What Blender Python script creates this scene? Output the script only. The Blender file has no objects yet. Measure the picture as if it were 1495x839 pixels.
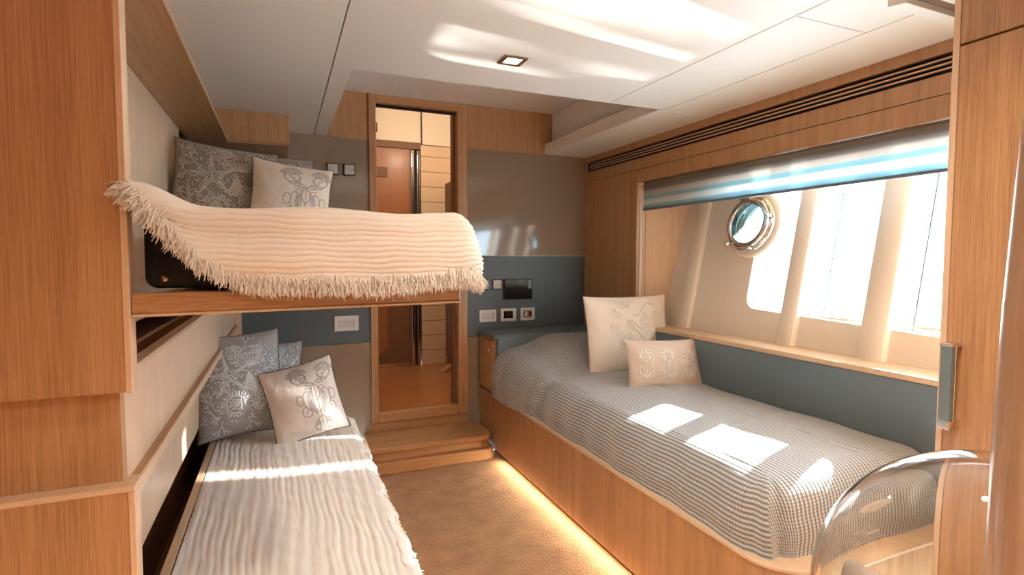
import bpy, bmesh, math, random
import numpy as np
from mathutils import Vector, Matrix
random.seed(7); rng = np.random.default_rng(7)
S = bpy.context.scene; COL = S.collection

# ------------------------------------------------------------------ materials
def newmat(name):
    m = bpy.data.materials.new(name); m.use_nodes = True
    nt = m.node_tree; b = nt.nodes['Principled BSDF']
    return m, nt, b
def N(nt, t, **k):
    n = nt.nodes.new(t)
    for a, v in k.items(): setattr(n, a, v)
    return n
def plain(name, col, rough=.5, metal=0, bump=0, bscale=200, coat=0, spec=None):
    m, nt, b = newmat(name)
    b.inputs['Base Color'].default_value = (*col, 1); b.inputs['Roughness'].default_value = rough
    b.inputs['Metallic'].default_value = metal
    if spec is not None: b.inputs['Specular IOR Level'].default_value = spec
    if coat: b.inputs['Coat Weight'].default_value = coat; b.inputs['Coat Roughness'].default_value = .08
    tc = N(nt, 'ShaderNodeTexCoord'); n = N(nt, 'ShaderNodeTexNoise')
    n.inputs['Scale'].default_value = bscale; n.inputs['Detail'].default_value = 3
    nt.links.new(tc.outputs['Object'], n.inputs['Vector'])
    # slight tone mottling so nothing is a dead flat colour
    mx = N(nt, 'ShaderNodeMix', data_type='RGBA', blend_type='MULTIPLY'); mx.inputs[0].default_value = .10
    mx.inputs[6].default_value = (*col, 1); nt.links.new(n.outputs['Fac'], mx.inputs[7])
    nt.links.new(mx.outputs[2], b.inputs['Base Color'])
    if bump:
        bp = N(nt, 'ShaderNodeBump'); bp.inputs['Strength'].default_value = bump; bp.inputs['Distance'].default_value = .002
        nt.links.new(n.outputs['Fac'], bp.inputs['Height']); nt.links.new(bp.outputs['Normal'], b.inputs['Normal'])
    return m
def wood(name, dark, light, axis='Z', rough=.38, scale=1.0, coat=.15):
    m, nt, b = newmat(name)
    tc = N(nt, 'ShaderNodeTexCoord'); mp = N(nt, 'ShaderNodeMapping')
    s = {'X': (2, 110, 110), 'Y': (110, 2, 110), 'Z': (110, 110, 2)}[axis]
    mp.inputs['Scale'].default_value = [v*scale for v in s]
    nt.links.new(tc.outputs['Object'], mp.inputs['Vector'])
    n1 = N(nt, 'ShaderNodeTexNoise'); n1.inputs['Scale'].default_value = 3.0; n1.inputs['Detail'].default_value = 5; n1.inputs['Roughness'].default_value = .65
    mp2 = N(nt, 'ShaderNodeMapping'); mp2.inputs['Scale'].default_value = [v*scale*.12 for v in s]
    nt.links.new(tc.outputs['Object'], mp2.inputs['Vector'])
    n2 = N(nt, 'ShaderNodeTexNoise'); n2.inputs['Scale'].default_value = 2.0; n2.inputs['Detail'].default_value = 3
    nt.links.new(mp.outputs[0], n1.inputs['Vector']); nt.links.new(mp2.outputs[0], n2.inputs['Vector'])
    ad = N(nt, 'ShaderNodeMath', operation='MULTIPLY_ADD'); ad.inputs[1].default_value = .34
    nt.links.new(n2.outputs['Fac'], ad.inputs[0])
    ml = N(nt, 'ShaderNodeMath', operation='MULTIPLY'); ml.inputs[1].default_value = .68
    nt.links.new(n1.outputs['Fac'], ml.inputs[0]); nt.links.new(ml.outputs[0], ad.inputs[2])
    r = N(nt, 'ShaderNodeValToRGB'); r.color_ramp.elements[0].position = .38; r.color_ramp.elements[1].position = .64
    r.color_ramp.elements[0].color = (*dark, 1); r.color_ramp.elements[1].color = (*light, 1)
    nt.links.new(ad.outputs[0], r.inputs[0]); nt.links.new(r.outputs[0], b.inputs['Base Color'])
    b.inputs['Roughness'].default_value = rough; b.inputs['Coat Weight'].default_value = coat; b.inputs['Coat Roughness'].default_value = .2
    bp = N(nt, 'ShaderNodeBump'); bp.inputs['Strength'].default_value = .12; bp.inputs['Distance'].default_value = .001
    nt.links.new(n1.outputs['Fac'], bp.inputs['Height']); nt.links.new(bp.outputs['Normal'], b.inputs['Normal'])
    return m
OD, OL = (.34, .170, .073), (.55, .305, .148)
M = {}
M['woodZ'] = wood('oak_veneer_upright', OD, OL, 'Z')
M['woodY'] = wood('oak_veneer_lengthwise', OD, OL, 'Y')
M['woodX'] = wood('oak_veneer_crosswise', OD, OL, 'X')
M['edge'] = wood('oak_edge_band', (.56, .37, .22), (.70, .50, .32), 'Y')
M['edgeZ'] = wood('oak_edge_band_upright', (.61, .41, .25), (.75, .53, .35), 'Z')
M['polished'] = wood('polished_oak_edge', (.66, .47, .32), (.76, .57, .40), 'Z', rough=.36, coat=1)
M['panel'] = wood('window_lit_oak', (.66, .45, .29), (.80, .58, .40), 'Z')  # same oak made paler: window light put into the colour
M['woodfloor'] = wood('teak_floor', (.34, .13, .04), (.46, .19, .06), 'X', rough=.3)
M['cherry'] = wood('dark_cherry', (.28, .10, .025), (.38, .15, .045), 'Z', rough=.42, coat=.1)
M['ceiling'] = plain('ceiling_vinyl', (.82, .77, .69), .42, bump=.05, bscale=400)
M['seam'] = plain('ceiling_seam', (.33, .27, .21), .8)
M['taupe'] = plain('taupe_lacquer', (.30, .225, .160), .07, coat=.4)
M['slate'] = plain('slate_leather', (.125, .165, .185), .42, bump=.25, bscale=350)
M['slatewall'] = plain('slate_wallcovering', (.095, .125, .140), .45, bump=.2, bscale=300)
M['hull'] = plain('hull_liner', (.86, .76, .63), .45, bump=.05)
M['white'] = plain('white_plastic', (.72, .71, .68), .35)
M['offwhite'] = plain('offwhite_plastic', (.60, .57, .52), .4)
M['black'] = plain('black_gloss', (.008, .007, .008), .12)
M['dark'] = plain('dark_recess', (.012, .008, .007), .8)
M['navy'] = plain('navy_ticking', (.018, .015, .02), .9, bump=.3)
M['chrome'] = plain('polished_steel', (.8, .79, .77), .12, 1)
M['bronze'] = plain('brushed_bronze', (.42, .27, .16), .3, 1)
M['bluegrey'] = plain('bluegrey_leather_inlay', (.15, .20, .225), .35)
M['brown'] = plain('brown_liner', (.20, .10, .052), .6)
M['cream_shell'] = plain('cream_shell', (.92, .80, .66), .6, bump=.6, bscale=60)
M['ledsilver'] = plain('led_lens', (.9, .8, .6), .4)
M['trackwhite'] = plain('white_track', (.78, .73, .66), .35)

def emis(name, col, st):
    m, nt, b = newmat(name)
    b.inputs['Emission Color'].default_value = (*col, 1); b.inputs['Emission Strength'].default_value = st
    b.inputs['Base Color'].default_value = (*col, 1)
    return m
M['lamp'] = emis('lamp_lens', (1, .86, .68), 6)
M['led'] = emis('led_strip', (1, .70, .38), 3)

# carpet
m, nt, b = newmat('tan_carpet'); tc = N(nt, 'ShaderNodeTexCoord')
n1 = N(nt, 'ShaderNodeTexNoise'); n1.inputs['Scale'].default_value = 9; n1.inputs['Detail'].default_value = 6
n2 = N(nt, 'ShaderNodeTexNoise'); n2.inputs['Scale'].default_value = 120; n2.inputs['Detail'].default_value = 2
r = N(nt, 'ShaderNodeValToRGB'); r.color_ramp.elements[0].position = .3; r.color_ramp.elements[1].position = .7
r.color_ramp.elements[0].color = (.32, .155, .062, 1); r.color_ramp.elements[1].color = (.47, .25, .11, 1)
for q in (n1, n2): nt.links.new(tc.outputs['Object'], q.inputs['Vector'])
nt.links.new(n1.outputs['Fac'], r.inputs[0]); nt.links.new(r.outputs[0], b.inputs['Base Color'])
ad = N(nt, 'ShaderNodeMath', operation='ADD'); nt.links.new(n1.outputs['Fac'], ad.inputs[0]); nt.links.new(n2.outputs['Fac'], ad.inputs[1])
bp = N(nt, 'ShaderNodeBump'); bp.inputs['Strength'].default_value = .7; bp.inputs['Distance'].default_value = .014
nt.links.new(ad.outputs[0], bp.inputs['Height']); nt.links.new(bp.outputs['Normal'], b.inputs['Normal'])
b.inputs['Roughness'].default_value = .95; b.inputs['Sheen Weight'].default_value = .3; M['carpet'] = m

# plank wall (corridor)
m, nt, b = newmat('planked_wall'); tc = N(nt, 'ShaderNodeTexCoord'); sp = N(nt, 'ShaderNodeSeparateXYZ')
nt.links.new(tc.outputs['Object'], sp.inputs[0])
mm = N(nt, 'ShaderNodeMath', operation='MODULO'); mm.inputs[1].default_value = .14; nt.links.new(sp.outputs['Z'], mm.inputs[0])
gt = N(nt, 'ShaderNodeMath', operation='LESS_THAN'); gt.inputs[1].default_value = .007; nt.links.new(mm.outputs[0], gt.inputs[0])
mx = N(nt, 'ShaderNodeMix', data_type='RGBA'); mx.inputs[6].default_value = (.72, .54, .36, 1); mx.inputs[7].default_value = (.30, .17, .09, 1)
nt.links.new(gt.outputs[0], mx.inputs[0]); nt.links.new(mx.outputs[2], b.inputs['Base Color']); b.inputs['Roughness'].default_value = .5
M['plank'] = m

# glass (window): fresnel mix of see-through and mirror
m, nt, b = newmat('window_glass'); nt.nodes.remove(b); out = nt.nodes['Material Output']
fr = N(nt, 'ShaderNodeFresnel'); fr.inputs[0].default_value = 1.3
tr = N(nt, 'ShaderNodeBsdfTransparent'); gl = N(nt, 'ShaderNodeBsdfGlossy'); gl.inputs['Roughness'].default_value = .02
ms = N(nt, 'ShaderNodeMixShader'); nt.links.new(fr.outputs[0], ms.inputs[0]); nt.links.new(tr.outputs[0], ms.inputs[1]); nt.links.new(gl.outputs[0], ms.inputs[2])
nt.links.new(ms.outputs[0], out.inputs[0]); M['glass'] = m
m, nt, b = newmat('painted_reflection_glass'); nt.nodes.remove(b); out = nt.nodes['Material Output']  # porthole glass; the cyan patch paints a sky and hull reflection into it
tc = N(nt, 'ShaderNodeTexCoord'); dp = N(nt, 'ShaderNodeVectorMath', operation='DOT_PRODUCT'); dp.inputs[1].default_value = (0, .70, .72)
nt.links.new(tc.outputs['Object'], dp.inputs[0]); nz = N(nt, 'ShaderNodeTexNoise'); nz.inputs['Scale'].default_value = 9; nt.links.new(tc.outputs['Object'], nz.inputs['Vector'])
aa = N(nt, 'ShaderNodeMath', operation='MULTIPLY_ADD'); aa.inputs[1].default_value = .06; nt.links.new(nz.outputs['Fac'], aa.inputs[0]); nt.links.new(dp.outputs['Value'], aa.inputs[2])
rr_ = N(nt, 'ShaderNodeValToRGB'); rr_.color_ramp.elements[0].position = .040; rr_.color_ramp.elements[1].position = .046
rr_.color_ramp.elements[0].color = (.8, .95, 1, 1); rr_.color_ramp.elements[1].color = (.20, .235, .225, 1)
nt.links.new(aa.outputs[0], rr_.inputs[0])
tr = N(nt, 'ShaderNodeBsdfTransparent'); nt.links.new(rr_.outputs[0], tr.inputs[0]); nt.links.new(tr.outputs[0], out.inputs[0]); M['sky_reflection'] = m
m, nt, b = newmat('clear_blown_glass'); b.inputs['Transmission Weight'].default_value = 1; b.inputs['Roughness'].default_value = .0
b.inputs['IOR'].default_value = 1.35; b.inputs['Base Color'].default_value = (.97, .99, 1, 1); M['bowl'] = m

# roller blind: translucent banded cloth
m, nt, b = newmat('striped_blind'); out = nt.nodes['Material Output']; tc = N(nt, 'ShaderNodeTexCoord'); sp = N(nt, 'ShaderNodeSeparateXYZ')
nt.links.new(tc.outputs['Object'], sp.inputs[0])
mr = N(nt, 'ShaderNodeMapRange'); mr.inputs[1].default_value = 0; mr.inputs[2].default_value = .19
nt.links.new(sp.outputs['Z'], mr.inputs[0])
r = N(nt, 'ShaderNodeValToRGB'); r.color_ramp.interpolation = 'LINEAR'
cr = r.color_ramp; cr.elements[0].position = 0; cr.elements[0].color = (.13, .15, .16, 1); cr.elements[1].position = 1; cr.elements[1].color = (.20, .15, .12, 1)
for p, c in ((.08, (.42, .60, .66)), (.17, (.45, .64, .70)), (.21, (.82, .84, .82)), (.34, (.84, .85, .82)), (.38, (.42, .62, .68)), (.47, (.46, .64, .68)), (.51, (.72, .68, .62)), (.62, (.66, .60, .54)), (.68, (.36, .33, .31)), (.80, (.38, .35, .32)), (.88, (.58, .52, .45))):
    e = cr.elements.new(p); e.color = (*c, 1)
nt.links.new(mr.outputs[0], r.inputs[0]); nt.links.new(r.outputs[0], b.inputs['Base Color']); b.inputs['Roughness'].default_value = .9
tl = N(nt, 'ShaderNodeBsdfTranslucent'); nt.links.new(r.outputs[0], tl.inputs[0])
ms = N(nt, 'ShaderNodeMixShader'); ms.inputs[0].default_value = .55
nt.links.new(b.outputs[0], ms.inputs[1]); nt.links.new(tl.outputs[0], ms.inputs[2]); nt.links.new(ms.outputs[0], out.inputs[0]); M['blind'] = m

# striped woven quilt; U = arc length across the bed, V = along it (metres)
m, nt, b = newmat('striped_quilt'); uv = N(nt, 'ShaderNodeUVMap'); sp = N(nt, 'ShaderNodeSeparateXYZ'); nt.links.new(uv.outputs[0], sp.inputs[0])
def sine(nt, src, freq, ph=0):
    a = N(nt, 'ShaderNodeMath', operation='MULTIPLY'); a.inputs[1].default_value = 2*math.pi*freq; nt.links.new(src, a.inputs[0])
    s = N(nt, 'ShaderNodeMath', operation='SINE'); nt.links.new(a.outputs[0], s.inputs[0])
    c = N(nt, 'ShaderNodeMath', operation='MULTIPLY_ADD'); c.inputs[1].default_value = .5; c.inputs[2].default_value = .5; nt.links.new(s.outputs[0], c.inputs[0])
    return c.outputs[0]
su = sine(nt, sp.outputs['X'], 1/.0155); sv = sine(nt, sp.outputs['Y'], 1/.010)
r = N(nt, 'ShaderNodeValToRGB'); r.color_ramp.elements[0].position = .30; r.color_ramp.elements[1].position = .62
r.color_ramp.elements[0].color = (.20, .22, .235, 1); r.color_ramp.elements[1].color = (.56, .55, .52, 1); nt.links.new(su, r.inputs[0])
mx = N(nt, 'ShaderNodeMix', data_type='RGBA', blend_type='MULTIPLY'); mx.inputs[0].default_value = .35
nt.links.new(r.outputs[0], mx.inputs[6]); nt.links.new(sv, mx.inputs[7]); nt.links.new(mx.outputs[2], b.inputs['Base Color'])
mu = N(nt, 'ShaderNodeMath', operation='MULTIPLY'); nt.links.new(su, mu.inputs[0])
sv2 = N(nt, 'ShaderNodeMath', operation='MULTIPLY_ADD'); sv2.inputs[1].default_value = .4; sv2.inputs[2].default_value = .6; nt.links.new(sv, sv2.inputs[0]); nt.links.new(sv2.outputs[0], mu.inputs[1])
bp = N(nt, 'ShaderNodeBump'); bp.inputs['Strength'].default_value = .6; bp.inputs['Distance'].default_value = .003; nt.links.new(mu.outputs[0], bp.inputs['Height'])
nt.links.new(bp.outputs['Normal'], b.inputs['Normal']); b.inputs['Roughness'].default_value = .55; b.inputs['Sheen Weight'].default_value = .4
M['quilt'] = m

# crinkled gauze throws
def gauze(name, col, axis, freq):
    m, nt, b = newmat(name); tc = N(nt, 'ShaderNodeTexCoord'); mp = N(nt, 'ShaderNodeMapping')
    mp.inputs['Scale'].default_value = axis; nt.links.new(tc.outputs['Object'], mp.inputs['Vector'])
    n = N(nt, 'ShaderNodeTexNoise'); n.inputs['Scale'].default_value = freq; n.inputs['Detail'].default_value = 4
    nt.links.new(mp.outputs[0], n.inputs['Vector'])
    f = N(nt, 'ShaderNodeTexNoise'); f.inputs['Scale'].default_value = 500; nt.links.new(tc.outputs['Object'], f.inputs['Vector'])
    a = N(nt, 'ShaderNodeMath', operation='MULTIPLY_ADD'); a.inputs[1].default_value = .25; nt.links.new(f.outputs['Fac'], a.inputs[0]); nt.links.new(n.outputs['Fac'], a.inputs[2])
    bp = N(nt, 'ShaderNodeBump'); bp.inputs['Strength'].default_value = .5; bp.inputs['Distance'].default_value = .006
    nt.links.new(a.outputs[0], bp.inputs['Height']); nt.links.new(bp.outputs['Normal'], b.inputs['Normal'])
    b.inputs['Base Color'].default_value = (*col, 1); b.inputs['Roughness'].default_value = .9; b.inputs['Sheen Weight'].default_value = .25
    return m
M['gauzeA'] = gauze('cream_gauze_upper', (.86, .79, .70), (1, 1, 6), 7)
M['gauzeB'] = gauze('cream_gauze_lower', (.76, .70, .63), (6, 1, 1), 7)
M['fringe'] = plain('cotton_fringe', (.90, .84, .76), .9)

def painted(name, rough=.8, bump=1.0, fine=.25):
    m, nt, b = newmat(name); a = N(nt, 'ShaderNodeAttribute'); a.attribute_name = 'Col'
    nt.links.new(a.outputs['Color'], b.inputs['Base Color']); b.inputs['Roughness'].default_value = rough; b.inputs['Sheen Weight'].default_value = .3
    h = N(nt, 'ShaderNodeAttribute'); h.attribute_name = 'Relief'
    tc = N(nt, 'ShaderNodeTexCoord'); n = N(nt, 'ShaderNodeTexNoise'); n.inputs['Scale'].default_value = 14; n.inputs['Detail'].default_value = 3; nt.links.new(tc.outputs['Object'], n.inputs['Vector'])
    b1 = N(nt, 'ShaderNodeBump'); b1.inputs['Strength'].default_value = fine; b1.inputs['Distance'].default_value = .03; nt.links.new(n.outputs['Fac'], b1.inputs['Height'])
    b2 = N(nt, 'ShaderNodeBump'); b2.inputs['Strength'].default_value = bump; b2.inputs['Distance'].default_value = .004
    nt.links.new(h.outputs['Fac'], b2.inputs['Height']); nt.links.new(b1.outputs['Normal'], b2.inputs['Normal']); nt.links.new(b2.outputs['Normal'], b.inputs['Normal'])
    return m
M['print'] = painted('printed_cushion_cloth')
M['satin'] = painted('satin_cushion_cloth', .42, .5, .35)
M['relief'] = painted('embroidered_cushion_cloth', .8, 1.0)
M['pipe_dark'] = plain('dark_piping', (.10, .075, .06), .7)
M['pipe_light'] = plain('pale_piping', (.55, .45, .36), .7)

# ------------------------------------------------------------------ builders
class MB:
    def __init__(s): s.v = []; s.f = []; s.uv = None
    def add(s, vs, fs):
        o = len(s.v); s.v += [tuple(v) for v in vs]; s.f += [tuple(i+o for i in f) for f in fs]; return s
    def box(s, x0, x1, y0, y1, z0, z1):
        x0, x1 = sorted((x0, x1)); y0, y1 = sorted((y0, y1)); z0, z1 = sorted((z0, z1))
        return s.add([(x0,y0,z0),(x1,y0,z0),(x1,y1,z0),(x0,y1,z0),(x0,y0,z1),(x1,y0,z1),(x1,y1,z1),(x0,y1,z1)],
                     [(0,3,2,1),(4,5,6,7),(0,1,5,4),(1,2,6,5),(2,3,7,6),(3,0,4,7)])
    def prism(s, poly, a0, a1, axis='Z'):
        n = len(poly)
        def P(p, a): return (p[0],p[1],a) if axis=='Z' else (p[0],a,p[1]) if axis=='Y' else (a,p[0],p[1])
        return s.add([P(p,a0) for p in poly]+[P(p,a1) for p in poly],
              [tuple(range(n-1,-1,-1)), tuple(range(n,2*n))]+[(i,(i+1)%n,(i+1)%n+n,i+n) for i in range(n)])
    def tube(s, pts, r, n=8, closed=False):
        pts = [Vector(p) for p in pts]; m = len(pts); vs = []; fs = []
        prev = None
        for i, p in enumerate(pts):
            a = pts[(i-1)%m] if (closed or i>0) else p; b = pts[(i+1)%m] if (closed or i<m-1) else p
            t = (b-a).normalized()
            if prev is None: u = t.orthogonal().normalized()
            else: u = (prev - t*prev.dot(t)).normalized()
            prev = u; w = t.cross(u)
            rr = r[i] if hasattr(r, '__len__') else r
            vs += [p+(u*math.cos(k*2*math.pi/n)+w*math.sin(k*2*math.pi/n))*rr for k in range(n)]
        for i in range(m if closed else m-1):
            j = (i+1)%m
            for k in range(n): fs.append((i*n+k, i*n+(k+1)%n, j*n+(k+1)%n, j*n+k))
        if not closed: fs += [tuple(range(n-1,-1,-1)), tuple(range((m-1)*n, m*n))]
        return s.add(vs, fs)
    def lathe(s, prof, c, ax, n=48):   # prof: (radius, height along ax)
        ax = Vector(ax).normalized(); u = ax.orthogonal().normalized(); w = ax.cross(u); c = Vector(c); vs = []
        for rr, h in prof: vs += [c+ax*h+(u*math.cos(k*2*math.pi/n)+w*math.sin(k*2*math.pi/n))*rr for k in range(n)]
        m = len(prof); fs = [(i*n+k, i*n+(k+1)%n, (i+1)*n+(k+1)%n, (i+1)*n+k) for i in range(m-1) for k in range(n)]
        return s.add(vs, fs)
def thing(name, label, cat, loc=(0,0,0), group=None, kind=None):
    o = bpy.data.objects.new(name, None); COL.objects.link(o); o.location = loc; o.empty_display_size = .05
    if label: o['label'] = label
    if cat: o['category'] = cat
    if group: o['group'] = group
    if kind: o['kind'] = kind
    return o
def wloc(o):
    v = Vector((0,0,0))
    while o: v += Vector(o.location); o = o.parent
    return v
def obj(name, mb, mat, parent=None, smooth=False, bevel=0, label=None, cat=None, group=None, kind=None, origin=None, seg=2):
    base = wloc(parent) if parent else Vector((0,0,0))
    org = Vector(origin) if origin is not None else base
    me = bpy.data.meshes.new(name); me.from_pydata([tuple(Vector(v)-org) for v in mb.v], [], mb.f); me.update()
    bm = bmesh.new(); bm.from_mesh(me); bmesh.ops.recalc_face_normals(bm, faces=bm.faces); bm.to_mesh(me); bm.free()
    me.materials.append(M[mat] if isinstance(mat, str) else mat)
    o = bpy.data.objects.new(name, me); COL.objects.link(o); o.parent = parent; o.location = org-base
    if smooth: me.polygons.foreach_set('use_smooth', [True]*len(me.polygons))
    if bevel:
        b = o.modifiers.new('bevel', 'BEVEL'); b.width = bevel; b.segments = seg; b.limit_method = 'ANGLE'; b.angle_limit = .6
        me.polygons.foreach_set('use_smooth', [True]*len(me.polygons)); b.harden_normals = True
    if label: o['label'] = label
    if cat: o['category'] = cat
    if group: o['group'] = group
    if kind: o['kind'] = kind
    return o
def struct(name, mb, mat, **k): return obj(name, mb, mat, kind='structure', **k)
def grid_faces(nu, nv, o=0): return [(o+i*nv+j, o+(i+1)*nv+j, o+(i+1)*nv+j+1, o+i*nv+j+1) for i in range(nu-1) for j in range(nv-1)]

YB, XR, ZC, ZR = 3.60, 2.12, 2.05, 2.34
XL, YF = -.42, -1.3
# ------------------------------------------------------------------ shell
struct('floor', MB().box(-.42, 1.45, YF, 3.4, -.05, 0), 'carpet', origin=(0,0,0))
# ceiling: lowered vinyl panels round a raised recess at the back
cl = thing('ceiling', None, None, (0,0,ZC), kind='structure')
mb = MB()
mb.box(XL, .198, YF, YB, ZC, ZC+.03); mb.box(.202, 1.481, YF, 2.30, ZC, ZC+.03)
mb.box(1.485, 1.808, 1.262, 2.30, ZC, ZC+.03); mb.box(1.485, 1.808, YF, 1.258, ZC, ZC+.03)
mb.box(1.812, XR+.03, YF, 2.30, ZC, ZC+.03); mb.box(.202, .277, 2.30, YB, ZC, ZC+.03)
obj('ceiling_panels', mb, 'ceiling', cl, bevel=.002)
mb = MB().box(XL, XR+.03, YF, 2.295, ZC+.03, ZC+.04); mb.box(XL, .27, 2.295, YB, ZC+.03, ZC+.04)
obj('seam_backing', mb, 'seam', cl)
mb = MB().prism([(.277, ZC+.0), (.277, ZR), (.26, ZR), (.26, ZC+.03)], 2.30, YB, 'Y')
mb.box(.277, 1.86, 2.27, 2.30, ZC+.03, ZR)
obj('recess_side', mb, 'ceiling', cl)
obj('recess_top', MB().box(.26, 1.86, 2.28, YB, ZR, ZR+.02), 'ceiling', cl)
mb = MB().box(1.833, 1.86, 2.30, YB, ZC+.05, ZR); mb.box(1.774, XR+.03, 2.301, YB, 2.048, 2.124)
obj('side_soffit', mb, 'ceiling', cl, bevel=.004)

# back wall: oak header, taupe lacquer, slate band, around the doorway
wb = thing('wall_back', None, None, (0, YB, 0), kind='structure')
DX0, DX1 = .527, 1.182
for a, b in ((-.22, DX0), (DX1, XR)):
    obj('upper_panel', MB().box(a, b, YB, YB+.03, 2.0445 if a > 0 else 2.055, 2.36), 'woodZ', wb)
    obj('lacquer_panel', MB().box(a, b, YB+.001, YB+.03, 1.317, 2.0435 if a > 0 else 2.055), 'taupe', wb)
    obj('slate_band', MB().box(a, b, YB-.002, YB+.03, .752, 1.314), 'slatewall', wb)
    obj('lower_panel', MB().box(a, b, YB+.001, YB+.03, 0, .749), 'taupe', wb)
obj('wall_backing', MB().box(-.6, DX0-.001, YB+.031, YB+.04, 0, 2.76).box(DX1+.001, XR+.06, YB+.031, YB+.04, 0, 2.76).box(DX0-.002, DX1+.002, YB+.051, YB+.06, 2.29, 2.76), 'dark', wb)
obj('end_filler', MB().box(XR, XR+.05, YB-.001, YB+.03, 0, 2.1), 'woodZ', wb)
obj('groove_line', MB().box(DX1, XR, YB+.0, YB+.01, 1.3135, 1.3175), 'offwhite', wb)
obj('upper_panel', MB().box(.277, DX0, YB-.001, YB+.03, 2.046, 2.34), 'woodZ', wb)
obj('corner_trim', MB().box(-.262, -.222, YB-.03, YB+.02, .42, 2.05), 'edgeZ', wb, bevel=.002)
obj('corner_filler', MB().box(-.60, -.245, YB, YB+.02, 0, 2.08), 'woodZ', wb)

# doorway frame (sill panel below) with corridor beyond
d1 = thing('door_1', None, None, ((DX0+DX1)/2, YB, .16), kind='structure')
obj('jamb', MB().box(DX0, .573, YB-.02, YB+.05, .22, 2.335), 'woodZ', d1, bevel=.004)
obj('jamb', MB().box(1.114, DX1, YB-.02, YB+.05, .22, 2.335), 'woodZ', d1, bevel=.004)
obj('head', MB().box(.573, 1.114, YB-.02, YB+.05, 2.283, 2.335), 'woodX', d1, bevel=.004)
obj('sill', MB().box(.573, 1.114, YB-.02, YB+.05, .22, .283), 'woodX', d1, bevel=.004)
obj('sill_panel', MB().box(DX0-.01, DX1, YB-.004, YB+.03, 0, .22), 'woodX', d1)
obj('seal', MB().box(.575, 1.112, YB+.02, YB+.045, 2.268, 2.284), 'dark', d1)
obj('inner_jamb', MB().box(1.096, 1.116, YB+.05, YB+.10, .283, 2.283), 'brown', d1)
obj('hinge', MB().tube([(.58, YB+.0, 2.10), (.58, YB+.0, 2.16)], .006), 'bronze', d1, smooth=True)
YC = 5.08
struct('floor_corridor', MB().box(.2, 2.0, YB+.03, YC, .24, .285), 'woodfloor')
struct('wall_corridor_left', MB().box(.2, .22, YB+.05, YC, .28, 2.9), 'woodZ')
struct('wall_corridor_right', MB().box(1.86, 1.88, YB+.05, YC, .28, 2.9), 'plank')
struct('ceiling_corridor', MB().box(.2, 1.9, YB+.04, YC+.02, 2.72, 2.74), 'ceiling')
mb = MB().box(1.22, 1.88, YC, YC+.03, .28, 2.345)
struct('wall_corridor_back', mb, 'plank')
mb = MB().box(.2, 1.22, YC, YC+.03, 2.36, 2.74); mb.box(1.235, 1.88, YC, YC+.03, 2.352, 2.74)
struct('wall_corridor_upper', mb, 'hull', bevel=.003)
struct('wall_corridor_backing', MB().box(.15, 1.9, YC+.045, YC+.055, .2, 2.76), 'brown')
struct('trim_1', MB().box(.2, 1.21, YC-.03, YC, 2.30, 2.36), 'brown')
t = thing('door_2', None, None, (.9, YC, .285), kind='structure')
obj('door_panel', MB().box(.3, 1.12, YC+.0, YC+.03, .93, 2.30), 'cherry', t)
obj('lower_panel', MB().box(.3, 1.12, YC+.02, YC+.04, .285, .93), 'brown', t)
obj('lower_rail', MB().box(.3, 1.12, YC-.01, YC+.03, .285, .31), 'bronze', t, bevel=.002)
obj('panel_moulding', MB().prism([(.60,.33),(.74,.33),(.90,.47),(.90,.88),(.82,.93),(.60,.93)], YC-.0, YC+.02, 'Y'), 'cherry', t)
obj('chrome_edge', MB().box(1.12, 1.15, YC-.03, YC+.03, .285, 2.29), 'chrome', t, bevel=.006)
obj('chrome_edge', MB().box(1.175, 1.205, YC-.03, YC+.03, .285, 2.29), 'chrome', t, bevel=.006)
obj('door_gap', MB().box(1.15, 1.175, YC-.01, YC+.02, .285, 2.30), 'dark', t)
obj('vent_slot', MB().box(.80, .91, YC-.012, YC+.0, 2.03, 2.12), 'brown', t, bevel=.01)
t = thing('corridor_cabinet', 'brown cabinet with sloping foot at the right of the corridor beyond the doorway', 'cabinet', (1.6, 4.8, .285))
obj('body', MB().box(1.45, 1.85, 4.72, YC-.005, .36, 2.0), 'brown', t, bevel=.004)
obj('sloping_base', MB().prism([(1.30,.287),(1.85,.287),(1.85,.40),(1.50,.40)], 4.66, 4.76, 'Y'), 'woodX', t, bevel=.003)

# steps up to the doorway
t = thing('doorway_steps', 'low two-layer orange oak step in front of the narrow doorway', 'step', (.87, 3.4, 0))
obj('tread', MB().prism([(.47,YB-.006),(.47,3.26),(1.17,3.26),(1.20,3.264),(1.232,3.285),(1.248,3.33),(1.248,YB-.006)][::-1], .128, .16), 'woodX', t, bevel=.006)
obj('riser', MB().prism([(.48,YB-.01),(.48,3.285),(1.17,3.285),(1.22,3.30),(1.235,3.35),(1.235,YB-.01)][::-1], .075, .128), 'woodX', t)
obj('plinth', MB().prism([(.47,YB-.01),(.47,3.245),(1.19,3.245),(1.235,3.255),(1.262,3.285),(1.262,YB-.01)][::-1], 0.001, .075), 'woodX', t, bevel=.006)

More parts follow.
